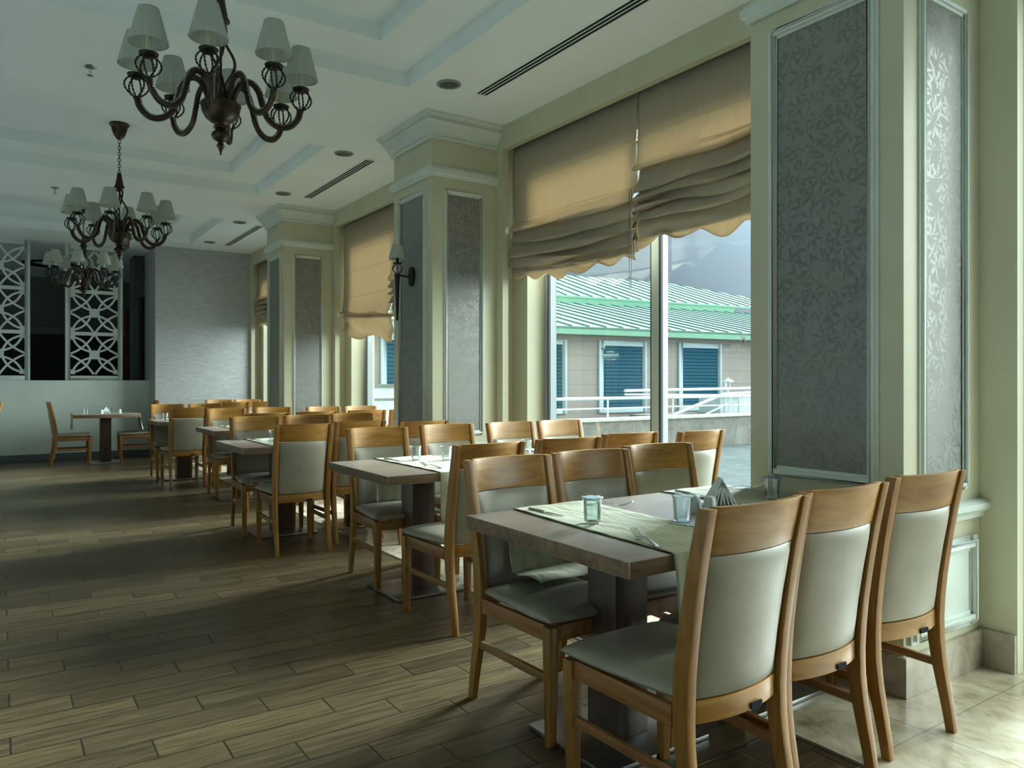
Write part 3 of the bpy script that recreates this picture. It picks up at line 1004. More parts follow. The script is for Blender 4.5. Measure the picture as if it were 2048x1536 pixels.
t, cd, _ = make_blind('roman_blind', 'tan roman blind mostly hidden behind the column with the wall lamp', 6.40, 7.868, [2.965, 2.64], [(2.42, 0.06), (2.32, 0.06), (2.24, 0.055), (2.16, 0.05)], 1.98, False, 0.03, 0.03, 4, 9)
t, cd, _ = make_blind('roman_blind', 'dim tan roman blind in the window nearest the grey end wall', 11.84, 13.33, [2.965], [(2.66, 0.06), (2.58, 0.06), (2.50, 0.06), (2.42, 0.06)], 2.20, True, 0.03, 0.04, 5, 12)

# ------------------------------------------------------------ lattice screens and the room beyond
def make_lattice(label, x0):
    t = thing('lattice_screen', label, 'room divider', (x0, 14.06, 1.263), 0, 'white lattice screens on the half wall')
    W_, Hh = 0.83, 2.205
    fr = MB()
    b = 0.072
    fr.box(0, b, 0, 0.06, 0, Hh)
    fr.box(W_ - b, W_, 0, 0.06, 0, Hh)
    fr.box(b, W_ - b, 0, 0.06, 0, 0.075)
    fr.box(b, W_ - b, 0, 0.06, Hh - 0.075, Hh)
    obj('frame', fr, 'screen', t, bevel=0.003)
    xl, xr = b, W_ - b
    cells = 3
    hc = (Hh - 0.15) / cells
    hw, hh = (xr - xl) / 2, (hc - 0.055) / 2
    for ci in range(cells):
        zc = 0.075 + hc * (ci + 0.5)
        cx = (xl + xr) / 2
        mb = MB()
        y0, y1 = 0.016, 0.044

        def strip(pts, wd):
            n = len(pts)
            L_, R_ = [], []
            for i in range(n):
                a_ = Vector(pts[max(0, i - 1)])
                b_ = Vector(pts[min(n - 1, i + 1)])
                T = (b_ - a_).normalized()
                N = Vector((-T.y, T.x))
                p = Vector(pts[i])
                L_.append(p + N * wd / 2)
                R_.append(p - N * wd / 2)
            vs = []
            for y in (y0, y1):
                vs += [(p.x, y, p.y) for p in L_] + [(p.x, y, p.y) for p in R_]
            fs = []
            for i in range(n - 1):
                fs.append((i, i + 1, n + i + 1, n + i))
                fs.append((2 * n + i, 3 * n + i, 3 * n + i + 1, 2 * n + i + 1))
                fs.append((i, 2 * n + i, 2 * n + i + 1, i + 1))
                fs.append((n + i, n + i + 1, 3 * n + i + 1, 3 * n + i))
            fs += [(0, n, 3 * n, 2 * n), (n - 1, 3 * n - 1, 4 * n - 1, 2 * n - 1)]
            mb.add(vs, fs)
        for sx in (-1, 1):
            for sz in (-1, 1):
                corner = Vector((cx + sx * hw * 0.93, zc + sz * hh * 0.93))
                cen = Vector((cx + sx * hw * 0.14, zc + sz * hh * 0.14))
                for sgn in (-1, 1):
                    pts = []
                    dirv = corner - cen
                    nv = Vector((-dirv.y, dirv.x)).normalized()
                    for j in range(15):
                        s_ = j / 14
                        pts.append(cen + dirv * s_ + nv * sgn * 0.052 * math.sin(PI * s_))
                    strip(pts, 0.031)
                # arc from the middle of the top edge to the middle of the side edge, bowed to the centre
                p0 = Vector((cx + sx * 0.012, zc + sz * (hh + 0.005)))
                p1 = Vector((cx + sx * (hw + 0.005), zc + sz * 0.012))
                ctrl = Vector((cx + sx * hw * 0.42, zc + sz * hh * 0.30))
                pts = [p0 * (1 - s_) ** 2 + ctrl * 2 * s_ * (1 - s_) + p1 * s_ ** 2 for s_ in [j / 14 for j in range(15)]]
                strip(pts, 0.031)
        oct_ = [(cx + 0.078 * math.cos(PI / 8 + i * PI / 4), y0, zc + 0.078 * math.sin(PI / 8 + i * PI / 4)) for i in range(8)]
        mb.prism(oct_, (0, y1 - y0, 0))
        for sx in (-1, 1):
            for sz in (-1, 1):
                tri = [(cx + sx * (hw + 0.002), y0, zc + sz * (hh + 0.002)), (cx + sx * (hw - 0.075), y0, zc + sz * (hh + 0.002)), (cx + sx * (hw + 0.002), y0, zc + sz * (hh - 0.09))]
                mb.prism(tri, (0, y1 - y0, 0))
        obj('cutwork_tile', mb, 'screen', t)
        if ci:
            obj('cross_bar', MB().box(xl, xr, 0.008, 0.052, 0.075 + hc * ci - 0.028, 0.075 + hc * ci + 0.028), 'screen', t, bevel=0.002)
    return t


lt = make_lattice('white cutwork lattice screen behind the smallest chandelier, next to the dark gap', 0.868)
dup(lt, (-0.438, 14.06, 1.263), 0, 'white cutwork lattice screen cut off by the picture edge, at the half wall')

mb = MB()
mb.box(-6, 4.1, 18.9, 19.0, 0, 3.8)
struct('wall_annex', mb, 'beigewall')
struct('black_opening', MB().box(-1.5, 2.9, 18.82, 18.895, 0, 2.25), 'dark')  # flat black slab, the opening's darkness put into its colour
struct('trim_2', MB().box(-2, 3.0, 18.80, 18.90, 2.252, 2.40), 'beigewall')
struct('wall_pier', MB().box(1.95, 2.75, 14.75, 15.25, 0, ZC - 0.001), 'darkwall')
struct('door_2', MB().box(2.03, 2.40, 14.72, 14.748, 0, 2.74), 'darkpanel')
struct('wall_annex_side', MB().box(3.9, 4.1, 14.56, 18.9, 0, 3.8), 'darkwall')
t = thing('curtain', 'dark russet curtain with a pale lining edge in the dim room beyond the half wall', 'curtain', (1.86, 15.3, 0))
mb = MB()
mb.sheet(lambda u, v: (0.02 + 0.09 * u, 0.02 * math.sin(u * 20), 0.02 + 2.55 * v), 20, 2, thick=lambda u, v: (0, 0.02, 0))
obj('cloth', mb, 'curtain', t)
mb = MB()
mb.sheet(lambda u, v: (0.112 + 0.05 * u, 0.015 * math.sin(u * 10), 0.02 + 2.2 * v), 8, 2, thick=lambda u, v: (0, 0.02, 0))
obj('lining', mb, 'curtainw', t)
t = thing('ceiling_ring_light', 'round recessed ring in the dim ceiling seen past the lattice screen', 'ceiling light', (0.75, 16.6, ZC))
obj('ring', MB().lathe([(0.26, -0.001), (0.42, -0.001), (0.42, -0.03), (0.38, -0.04), (0.26, -0.02), (0.26, -0.001)], 40, cap=False), 'iron', t)


# ------------------------------------------------------------ chairs
def ymid(z):
    return lerp([(0.0, -0.050), (0.10, -0.034), (0.22, -0.008), (0.34, 0.008), (0.45, 0.010), (0.56, -0.002), (0.68, -0.020), (0.82, -0.046), (0.95, -0.075)], z)


def make_chair(label, group):
    t = thing('dining_chair', label, 'chair', (0, 0, 0), 0, group)
    zs = [0.0, 0.08, 0.16, 0.24, 0.32, 0.40, 0.48, 0.56, 0.64, 0.72, 0.80, 0.88, 0.942]
    for s in (-1, 1):
        mb = MB()
        vs = []
        for z in zs:
            cx = s * lerp([(0, 0.192), (0.40, 0.192), (0.95, 0.198)], z)
            y = ymid(z)
            hx = lerp([(0, 0.013), (0.3, 0.0165), (0.95, 0.0165)], z)
            hy = lerp([(0, 0.016), (0.25, 0.022), (0.46, 0.027), (0.7, 0.023), (0.95, 0.019)], z)
            vs += [(cx - hx, y - hy, z), (cx + hx, y - hy, z), (cx + hx, y + hy, z), (cx - hx, y + hy, z)]
        fs = [(j * 4 + i, j * 4 + (i + 1) % 4, j * 4 + 4 + (i + 1) % 4, j * 4 + 4 + i) for j in range(len(zs) - 1) for i in range(4)]
        n = (len(zs) - 1) * 4
        fs += [(3, 2, 1, 0), (n, n + 1, n + 2, n + 3)]
        mb.add(vs, fs)
        obj('leg', mb, 'honeyz', t, bevel=0.004, sharp=40)
        mb = MB()
        vs = []
        for z, h in ((0.0, 0.0145), (0.2, 0.018), (0.415, 0.021)):
            cx = s * lerp([(0, 0.196), (0.415, 0.199)], z)
            y = lerp([(0, 0.445), (0.415, 0.448)], z)
            vs += [(cx - h, y - h, z), (cx + h, y - h, z), (cx + h, y + h, z), (cx - h, y + h, z)]
        mb.add(vs, [(j * 4 + i, j * 4 + (i + 1) % 4, j * 4 + 4 + (i + 1) % 4, j * 4 + 4 + i) for j in range(2) for i in range(4)] + [(3, 2, 1, 0), (8, 9, 10, 11)])
        obj('leg', mb, 'honeyz', t, bevel=0.003)
        obj('stretcher', MB().box(s * 0.196 - 0.009, s * 0.196 + 0.009, 0.012, 0.430, 0.218, 0.246), 'honeyy', t, bevel=0.003)
    SAG = 0.030

    def curved(z0, z1, hy, mat, name, hw0, hw1, bulge=0.0, nz=4, pw=2.0):
        def f(u, v):
            z = z0 + (z1 - z0) * v
            hw = hw0 + (hw1 - hw0) * v
            x = -hw + 2 * hw * u
            k = 1 - (2 * u - 1) ** 2
            e = bulge * (max(0, 1 - abs(2 * u - 1) ** 5) * max(0, 1 - abs(2 * v - 1) ** 6)) ** 0.5
            return Vector((x, ymid(z) - SAG * k + hy + e, z))

        def g(u, v):
            e = bulge * (max(0, 1 - abs(2 * u - 1) ** 5) * max(0, 1 - abs(2 * v - 1) ** 6)) ** 0.5
            return Vector((0, -2 * hy - 1.6 * e, 0))
        mb = MB().sheet(f, 14, nz, thick=g)
        return obj(name, mb, mat, t, bevel=0.003, sharp=50)
    curved(0.818, 0.945, 0.010, 'honeyx', 'top_rail', 0.1795, 0.181)
    curved(0.372, 0.432, 0.010, 'honeyx', 'lower_rail', 0.1745, 0.175, nz=1)
    curved(0.436, 0.816, 0.009, 'leather', 'backrest', 0.172, 0.178, bulge=0.015, nz=14)
    tg = MB().box(0.025, 0.070, -0.036, -0.030, 0.376, 0.392)
    obj('maker_tag', tg, 'tag', t)
    mb = MB()
    mb.box(-0.177, 0.177, 0.437, 0.460, 0.360, 0.417)
    mb.box(-0.208, -0.186, 0.038, 0.426, 0.360, 0.417)
    mb.box(0.186, 0.208, 0.038, 0.426, 0.360, 0.417)
    obj('seat_frame', mb, 'honeyy', t, bevel=0.002)
    # cushion
    mb = MB()
    N = 16
    ts = [-1, -0.985, -0.95, -0.88, -0.75, -0.55, -0.3, 0, 0.3, 0.55, 0.75, 0.88, 0.95, 0.985, 1]

    def cu(i, j, top):
        a_, b_ = ts[i], ts[j]
        v = (b_ + 1) / 2
        hw = 0.190 + 0.034 * min(1.0, v * 1.4)
        e = (max(0, 1 - abs(a_) ** 7) * max(0, 1 - abs(b_) ** 7)) ** 0.42
        x = a_ * hw
        y = 0.020 + 0.468 * v - 0.012 * (a_ ** 2) * v
        return (x, y, 0.438 + (0.026 + 0.010 * (1 - a_ * a_) * (1 - b_ * b_)) * e) if top else (x, y, 0.438 - 0.0195 * e)
    K = len(ts)
    vt = [cu(i, j, True) for j in range(K) for i in range(K)]
    vb = [cu(i, j, False) for j in range(K) for i in range(K)]
    ft = [(j * K + i, j * K + i + 1, (j + 1) * K + i + 1, (j + 1) * K + i) for j in range(K - 1) for i in range(K - 1)]
    mb.add(vt + vb, ft + [tuple(K * K + q for q in f)[::-1] for f in ft], True)
    obj('seat', mb, 'leather', t)
    return t


# B = back towards the room's near end (faces away), F = faces back; (x, y of the back's top), small turn
G1 = 'dining chairs at the tables'
CH = [
    ('B', 1.645, 1.24, 1, 'cream and honey wood dining chair seen from behind, its seat under the hanging cloth corner'),
    ('B', 2.09, 1.27, 0, 'dining chair seen from behind, second along the big column table, between two others'),
    ('B', 2.635, 1.30, -3, 'dining chair seen from behind standing against the big panelled column'),
    ('F', 1.745, 2.62, 2, 'dining chair facing out, with the brown cloth end hanging over its seat'),
    ('F', 2.205, 2.645, -2, 'middle dining chair on the far side of the table with the sealed water cups'),
    ('F', 2.70, 2.72, -4, 'dining chair facing out beside the salt shakers, nearest the big column'),
    ('B', 2.05, 3.18, 2, 'reddish dining chair seen from behind, its front edge against the steel based second table'),
    ('B', 2.60, 3.22, -3, 'dining chair with a curved reddish top rail seen from behind, second along the second table'),
    ('B', 3.16, 3.33, -2, 'pale topped dining chair seen from behind before the window mullion'),
    ('B', 3.68, 3.24, 3, 'dining chair seen from behind closest to the glass, its whole back showing before the terrace'),
    ('F', 2.09, 4.72, -3, 'dining chair facing out at the room end of the table with the steel base plate'),
    ('F', 2.67, 4.80, -2, 'dining chair facing out behind the two empty glasses of the second table'),
    ('F', 3.22, 4.79, 0, 'dining chair facing out behind the standing white napkins'),
    ('F', 3.70, 4.80, -1, 'dining chair facing out nearest the glass below the longer blind'),
    ('B', 1.83, 5.33, -2, 'dining chair alone in front seen squarely from behind, at the third table'),
    ('B', 2.33, 5.50, 2, 'dining chair seen from behind, half hidden beside the squarely seen one at the third table'),
    ('B', 2.735, 5.20, -1, 'olive toned dining chair seen from behind against the column with the wall lamp'),
    ('F', 1.85, 6.78, -3, 'dining chair facing out with its seat in shade under the third table'),
    ('F', 2.33, 6.82, -3, 'dark railed dining chair facing out, second along the third table'),
    ('F', 2.82, 6.95, -4, 'dark railed dining chair facing out at the column end of the third table'),
    ('B', 2.15, 7.33, -2, 'dining chair seen from behind at the room end of the fourth table'),
    ('B', 2.68, 7.43, -2, 'dining chair seen from behind, second along the fourth table'),
    ('B', 3.26, 7.52, 0, 'dining chair seen from behind, third along the fourth table, before the middle window'),
    ('B', 3.73, 7.50, 0, 'sliver of a dining chair showing past the edge of the column with the wall lamp'),
    ('F', 2.12, 8.92, -2, 'dining chair facing out at the room end of the fourth table'),
    ('F', 2.67, 9.00, -2, 'dining chair facing out, second along the fourth table'),
    ('F', 3.24, 8.85, 1, 'dining chair facing out before the plain panelled column'),
    ('F', 3.71, 8.84, 1, 'dining chair facing out below the glowing blind'),
    ('B', 1.83, 9.38, 1, 'dining chair seen from behind at the cloth covered corner of the fifth table'),
    ('B', 2.32, 9.45, 0, 'dining chair seen from behind, second along the fifth table'),
    ('F', 1.84, 10.92, 0, 'dining chair facing out behind the glass on the fifth table'),
    ('F', 2.32, 10.92, -2, 'dining chair facing out, second along the fifth table'),
    ('B', 2.87, 11.50, 0, 'dark railed dining chair seen from behind at the table before the grey end wall'),
    ('B', 3.36, 11.52, 0, 'dark railed dining chair seen from behind next to the last column'),
    ('F', 2.97, 12.95, -1, 'dining chair facing out directly before the rippled grey wall'),
    ('F', 3.43, 12.97, 0, 'dining chair facing out in the corner where the grey wall meets the window wall'),
]
chair0 = None
for side, x, y, turn, lb in CH:
    if side == 'B':
        loc, rz = (x, y + 0.105, 0), R(turn)
    else:
        loc, rz = (x, y - 0.105, 0), PI + R(turn)
    if chair0 is None:
        chair0 = make_chair(lb, G1)
        chair0.location, chair0.rotation_euler = loc, (0, 0, rz)
    else:
        dup(chair0, loc, rz, lb, G1)
dup(chair0, (0.67, 13.10, 0), R(-90), 'dark side-on dining chair facing the lone table by the half wall', G1)
dup(chair0, (1.99, 13.10, 0), R(88), 'dining chair tucked in against the lone table, its back before the grey wall corner', G1)
dup(chair0, (-0.075, 13.05, 0), R(90), 'top corner of a dining chair cut by the picture edge before the half wall', G1)


# ------------------------------------------------------------ tables
def make_table(label, x0, x1, y0, y1, peds, name='dining_table'):
    cx, cy = (x0 + x1) / 2, (y0 + y1) / 2
    t = thing(name, label, 'table', (cx, cy, 0), 0, 'brown pedestal tables')
    tb = MB().box(x0 - cx, x1 - cx, y0 - cy, y1 - cy, 0.700, 0.750)
    tb.mi = [1, 0, 1, 1, 1, 1]
    obj('tabletop', tb, ['walnut', 'walnutedge'], t, bevel=0.002)
    for px in peds:
        bx_ = px - cx
        obj('pedestal', MB().box(bx_ - 0.075, bx_ + 0.075, -0.075, 0.075, 0.0185, 0.699), 'pillar', t, bevel=0.003)
        obj('base_plate', MB().box(bx_ - 0.24, bx_ + 0.24, -0.21, 0.21, 0.002, 0.018), 'steel', t, bevel=0.002)
    return t


make_table('big brown table set for guests, one end against the wide panelled column', 1.46, 2.925, 1.56, 2.455, (1.82, 2.50))
make_table('second brown table, its steel base plate showing on the planks', 1.70, 2.80, 3.67, 4.53, (2.10,))
make_table('brown table standing by the glass end to end with the second table', 2.803, 3.93, 3.67, 4.53, (3.35,))
make_table('third brown table, before the column with the wall lamp', 1.51, 2.90, 5.83, 6.69, (1.93, 2.6))
make_table('fourth brown table, its corner over a shaded chair, towards the middle window', 1.78, 2.90, 7.95, 8.80, (2.15,))
make_table('brown table under the glowing blind, end to end with the fourth table', 2.903, 3.93, 7.95, 8.80, (3.4,))
make_table('fifth brown table, whose cloth hangs over a seat near the half wall', 1.60, 2.90, 10.02, 10.86, (1.95, 2.6))
make_table('brown table before the rippled grey end wall', 2.40, 3.60, 12.02, 12.80, (3.0,))
make_table('lone small square table by the pale half wall', 0.90, 1.78, 12.72, 13.48, (1.34,))


# ------------------------------------------------------------ runners
def make_runner(label, xa, xb, yn, yf, hang_n, hang_f, seed, slant=0.05, flare=0.0, z=0.7525, skew=0.0, swap=False, seat=0.0):
    """cloth across a table: hangs hang_n over the near edge and hang_f over the far edge"""
    rnd = random.Random(seed)
    ph = [rnd.uniform(0, 6.28) for _ in range(6)]
    g = 0.012
    nu = 36

    def path(u):
        hn = hang_n + slant * (0.5 - u) * 2
        hf = hang_f * (1 - 0.25 * abs(2 * u - 1) ** 3 * 0) + 0.0
        P = []
        for i in range(14):
            s = 1 - i / 14
            P.append(('n', s, yn - g, z - 0.006 - hn * s))
        P.append(('t', 0, yn - g * 0.7, z - 0.002))
        for i in range(23):
            P.append(('t', 0, yn + (yf - yn) * i / 22, z))
        P.append(('t', 0, yf + g * 0.7, z - 0.002))
        for i in range(1, 15):
            s = i / 14
            P.append(('f', s, yf + g, z - 0.006 - hf * s))
        return P
    nv = len(path(0)) - 1

    def fn(u, v):
        k, s, y, zz = path(u)[int(round(v * nv))]
        x = xa + (xb - xa) * u
        wob = math.sin(9 * u * PI + ph[0]) * 0.010 + math.sin(17 * u + ph[1]) * 0.007
        if k == 'n':
            y += -abs(s) * (0.004 + wob) - 0.004 * s
            x += (u - 0.5) * (-0.035 * s) + 0.010 * s * math.sin(3 * s + ph[2])
        elif k == 'f':
            y += s * (0.010 + wob * 0.6) + flare * s * s * (0.4 + 0.6 * math.sin(u * PI + 0.5))
            x += (u - 0.5) * (-0.03 * s)
            if seat:          # the end lies down on the chair seat, folding back under the table
                dn = s * hang_f
                fall = z - 0.006 - seat
                if dn > fall:
                    over = dn - fall
                    y = yf + g - over * (1.0 - 0.25 * u) - 0.01
                    zz = seat + 0.022 * math.sin(min(PI, over * 14)) * (0.5 + 0.5 * math.sin(5 * u + 1)) + 0.004
                else:
                    y += 0.03 * math.sin(PI * dn / fall)
        else:
            zz += 0.0012 * (1 + math.sin(40 * y + 12 * u + ph[3])) * (1 if 0 < v < 1 else 0)
            x += 0.004 * math.sin(5 * y + ph[4])
        x -= skew * (yf - y) / (yf - yn)
        return (y, x, zz) if swap else (x, y, zz)
    mb = MB().sheet(fn, nu, nv)
    o = obj('table_runner', mb, 'runner')
    so = o.modifiers.new('cloth thickness', 'SOLIDIFY')
    so.thickness = 0.0016
    so.offset = 1
    return tag(o, label, 'cloth', 'sage cloths laid across the tables')


make_runner('sage cloth under two sealed water cups, its pointed end hanging over a near seat', 1.680, 2.035, 1.56, 2.455, 0.215, 0.44, 4, 0.035, 0.0, skew=0.055, seat=0.482)
make_runner('sage cloth under the cup with the blue lid, beside the panelled column', 2.50, 2.90, 1.56, 2.455, 0.16, 0.2, 5)
make_runner('sage cloth hanging over the edge of the second table above a seat', 2.01, 2.41, 3.67, 4.53, 0.26, 0.28, 6, 0.02)
make_runner('sage cloth on the table by the glass, glimpsed between two chair backs', 3.16, 3.56, 3.67, 4.53, 0.2, 0.2, 7)
make_runner('sage cloth on the third table, hanging behind the squarely seen chair', 1.745, 2.13, 5.83, 6.69, 0.28, 0.2, 8)
make_runner('sage cloth across the fourth table under one water cup', 2.02, 2.40, 7.95, 8.80, 0.22, 0.2, 9)
make_runner('sage cloth by the window end of the tables under the glowing blind', 3.30, 3.66, 7.95, 8.80, 0.2, 0.2, 10)
make_runner('sage cloth hanging in front of the fifth table near the half wall', 1.80, 2.18, 10.02, 10.86, 0.33, 0.2, 11, 0.04)


make_runner('dim sage cloth hanging at both ends of the lone table by the half wall', 12.80, 13.12, 0.90, 1.78, 0.20, 0.24, 12, 0.02, 0.03, swap=True)


# ------------------------------------------------------------ things on the tables
def make_cup(label, lid, filled=0.5):
    t = thing('water_cup', label, 'cup', (0, 0, 0), 0, 'clear cups on the tables')
    r = 0.0325
    prof = [(0.0, 0.002), (0.026, 0.002), (0.0285, 0.0), (0.030, 0.004), (0.0305, 0.030), (0.0325, 0.060), (0.0345, 0.086), (0.0375, 0.088), (0.0372, 0.090), (0.0330, 0.0885), (0.0305, 0.060), (0.0285, 0.030), (0.0275, 0.006), (0.0, 0.006)]
    obj('cup_wall', MB().lathe(prof, 36, ripple=0.012, nr=12), 'cup', t)
    if filled:
        obj('water', MB().lathe([(0.0, 0.0068), (0.0268, 0.0068), (0.0278, 0.030), (0.0292, 0.09 * filled)] + [(0.0, 0.09 * filled)], 30), 'water', t)
    if lid:
        mb = MB()

        def f(u, v):
            a = 2 * PI * u
            rr = 0.039 * v * (1 + 0.03 * math.sin(9 * a) + (0.16 if abs(a - 3.3) < 0.25 else 0) * v)
            return (rr * math.cos(a), rr * math.sin(a), 0.0915 + 0.0012 * math.sin(7 * a) * v + (0.004 if abs(a - 3.3) < 0.3 else 0) * v * v)
        mb.sheet(f, 40, 5)
        o = obj('lid', mb, lid, t)
        so = o.modifiers.new('film thickness', 'SOLIDIFY')
        so.thickness = 0.0006
    return t


cz = 0.7555
c1 = make_cup('clear sealed water cup with a peeled silvery lid tab, near the table corner', 'film', 0.85)
c1.location = (1.735, 2.045, cz)
c2 = dup(c1, (2.02, 1.885, cz), R(70), 'clear sealed water cup standing just before the salt and pepper shakers')
c3 = make_cup('clear water cup with a blue printed lid, before the panelled column', 'filmblue', 0.6)
c3.location = (2.725, 2.03, cz)
c0 = make_cup('clear ribbed cup on the second table, the one closer to the knife', None, 0)
c0.location = (2.175, 4.28, cz)
for x, y, lb in ((2.335, 4.17, 'clear ribbed drinking cup on the second table, the one further from the knife'),
                 (3.05, 4.30, 'clear drinking cup glimpsed before the chair behind the standing napkins'),
                 (1.90, 6.36, 'clear drinking cup on the cloth of the third table'),
                 (2.08, 8.38, 'clear drinking cup shining at the corner of the fourth table'),
                 (1.74, 10.42, 'dull clear drinking cup at the corner of the fifth table'),
                 (1.06, 12.85, 'clear drinking cup on the lone table, on the open side of the napkins'),
                 (1.42, 13.30, 'clear drinking cup on the lone table behind the napkins')):
    dup(c0, (x, y, cz if y < 11 else 0.751), random.uniform(0, 3), lb)


def make_shaker(label, holes):
    t = thing('salt_shaker' if holes else 'pepper_shaker', label, 'shaker', (0, 0, 0), 0, 'porcelain shakers')
    mb = MB()
    K = 20
    for (h0, h1) in ((0, 1),):
        rings = [(0.022, 0.0), (0.0225, 0.004), (0.0215, 0.03), (0.0195, 0.058), (0.0175, 0.065), (0.012, 0.0685), (0.0, 0.069)]
        vs = []
        for r_, z_ in rings:
            for i in range(K):
                a = 2 * PI * i / K
                ca, sa = math.cos(a), math.sin(a)
                q = (abs(ca) ** 4 + abs(sa) ** 4) ** -0.25
                vs.append((r_ * ca * q, r_ * sa * q, z_))
        fs = [(j * K + i, j * K + (i + 1) % K, (j + 1) * K + (i + 1) % K, (j + 1) * K + i) for j in range(len(rings) - 1) for i in range(K)]
        fs.append(tuple(range(K))[::-1])
        mb.add(vs, fs, True)
    obj('body', mb, 'porcelain', t)
    hp = MB()
    for i in range(3):
        hp.lathe([(0.0015, 0.0686), (0.0, 0.0692)], 8, (0.005 * math.cos(2.1 * i), 0.005 * math.sin(2.1 * i), 0))
    obj('pour_hole', hp, 'black', t)
    return t


s1 = make_shaker('porcelain shaker by the napkins, the one nearer the far chairs', True)
s1.location = (2.215, 2.005, 0.751)
s1.rotation_euler.z = 0.3
s2 = dup(s1, (2.235, 1.945, 0.751), 0.35, 'porcelain shaker by the napkins, the one nearer the sealed cup')
s3 = dup(s1, (1.52, 12.95, 0.751), 0.2, 'porcelain shaker standing alone on the lone table')
dup(s1, (1.27, 12.92, 0.751), 0.2, 'small porcelain shaker pressed against the napkins on the lone table')


def make_napkins(label):
    t = thing('napkin_holder', label, 'napkins', (0, 0, 0), 0, 'napkin stands on the tables')
    obj('dish', MB().box(-0.070, 0.070, -0.028, 0.028, 0.0, 0.010), 'porcelain', t, bevel=0.004)
    for i, (ang, off, ln, th) in enumerate(((-30, -0.062, 0.108, 0.008), (-24, -0.047, 0.112, 0.007), (24, 0.047, 0.112, 0.007), (30, 0.062, 0.108, 0.008), (-13, -0.026, 0.104, 0.007), (-4, -0.006, 0.100, 0.007), (6, 0.010, 0.100, 0.007), (14, 0.028, 0.104, 0.007))):
        M_ = Matrix.Translation((0, 0, 0.0)) @ Matrix.Translation((off * 0.9, 0, 0.012)) @ Matrix.Rotation(R(-ang * (1 if off > 0 else 1)), 4, 'Y')
        mb = MB()
        # a folded sheet, its rounded fold on top
        P = [(-th / 2, 0.0), (th / 2, 0.0), (th / 2 + 0.001, ln * 0.9), (0.001, ln), (-th / 2 - 0.001, ln * 0.92)]
        mb.prism([(x, -0.046, z) for x, z in P], (0, 0.092, 0), M_)
        obj('paper_napkin', mb, 'paper', t, bevel=0.001)
    return t


n1 = make_napkins('stand of folded white paper napkins between the shakers and the blue lidded cup')
n1.location = (2.41, 2.045, 0.751)
n1.rotation_euler.z = R(-38)
dup(n1, (2.74, 4.22, 0.751), R(-20), 'stand of white paper napkins on the tables of the first window bay')
dup(n1, (1.33, 13.02, 0.751), R(10), 'stand of white paper napkins on the lone table by the half wall')
dup(n1, (2.62, 6.30, 0.751), R(10), 'white napkin tip glimpsed over the chair backs of the third table')


def make_fork(label):
    t = thing('fork', label, 'fork', (0, 0, 0), 0, 'forks on the tables')
    # along +y: handle end at 0, tips at 0.19; lies on its back, tips curve up
    def zc(y):
        return lerp([(0, 0.0035), (0.02, 0.003), (0.07, 0.010), (0.105, 0.014), (0.125, 0.009), (0.14, 0.005), (0.155, 0.007), (0.175, 0.014), (0.195, 0.024)], y)

    def hw(y):
        return lerp([(0, 0.0045), (0.012, 0.0085), (0.04, 0.0065), (0.09, 0.0032), (0.115, 0.0032), (0.13, 0.010), (0.145, 0.0125)], y)
    mb = MB()
    mb.sheet(lambda u, v: ((2 * u - 1) * hw(v * 0.147), v * 0.147, zc(v * 0.147) + 0.0016 - 0.0012 * abs(2 * u - 1)), 4, 24, thick=lambda u, v: (0, 0, -0.0022))
    obj('handle', mb, 'chrome', t)
    for i in range(4):
        x = -0.0108 + 0.0072 * i
        mb = MB()
        pts = [(x * (1 - 0.10 * j / 8), 0.145 + 0.05 * j / 8, zc(0.145 + 0.05 * j / 8) + 0.0006) for j in range(9)]
        mb.tube(pts, lambda j: 0.0019 - 0.0001 * j, 6)
        obj('tine', mb, 'chrome', t)
    return t


def make_knife(label):
    t = thing('table_knife', label, 'knife', (0, 0, 0), 0, 'knives on the tables')
    mb = MB()
    mb.sheet(lambda u, v: ((2 * u - 1) * lerp([(0, 0.006), (0.1, 0.0085), (0.9, 0.006), (1, 0.0045)], v), 0.095 * v, 0.0052 + 0.0022 * (1 - (2 * u - 1) ** 2)), 6, 10, thick=lambda u, v: (0, 0, -0.0048))
    obj('handle', mb, 'steel', t)
    pts = [(-0.004, 0.094), (0.0045, 0.094), (0.0065, 0.12), (0.0075, 0.16), (0.0045, 0.19), (-0.004, 0.208), (-0.006, 0.16), (-0.005, 0.12)]
    obj('blade', MB().prism([(x, y, 0.0022) for x, y in pts], (0, 0, 0.0016)), 'chrome', t)
    return t


def aim(o, x0, y0, x1, y1, z=cz):
    o.location = (x0, y0, z)
    o.rotation_euler = (0, 0, math.atan2(-(x1 - x0), (y1 - y0)))
    return o


f1 = aim(make_fork('steel fork lying by the cloth edge at the near table corner'), 1.64, 1.62, 1.71, 1.82)
aim(dup(f1, (0, 0, 0), 0, 'steel fork with upturned tines behind the peeled cup'), 1.965, 2.36, 2.05, 2.24)
aim(dup(f1, (0, 0, 0), 0, 'steel fork lying beyond the napkins towards the column'), 2.80, 2.37, 2.90, 2.28)
aim(dup(f1, (0, 0, 0), 0, 'steel fork lying on the edge of the second table cloth'), 2.10, 3.80, 2.06, 4.0)
aim(dup(f1, (0, 0, 0), 0, 'steel fork lying on the cloth of the third table'), 1.86, 5.98, 1.80, 6.16)
k1 = aim(make_knife('steel knife lying at the far corner of the cloth with the peeled cup'), 1.715, 2.40, 1.725, 2.19)
aim(dup(k1, (0, 0, 0), 0, 'steel knife half hidden behind the chair rail beside the sealed cup'), 2.00, 1.68, 1.965, 1.86)
aim(dup(k1, (0, 0, 0), 0, 'steel knife lying behind the shakers on the cloth nearest the column'), 2.55, 2.42, 2.53, 2.21)
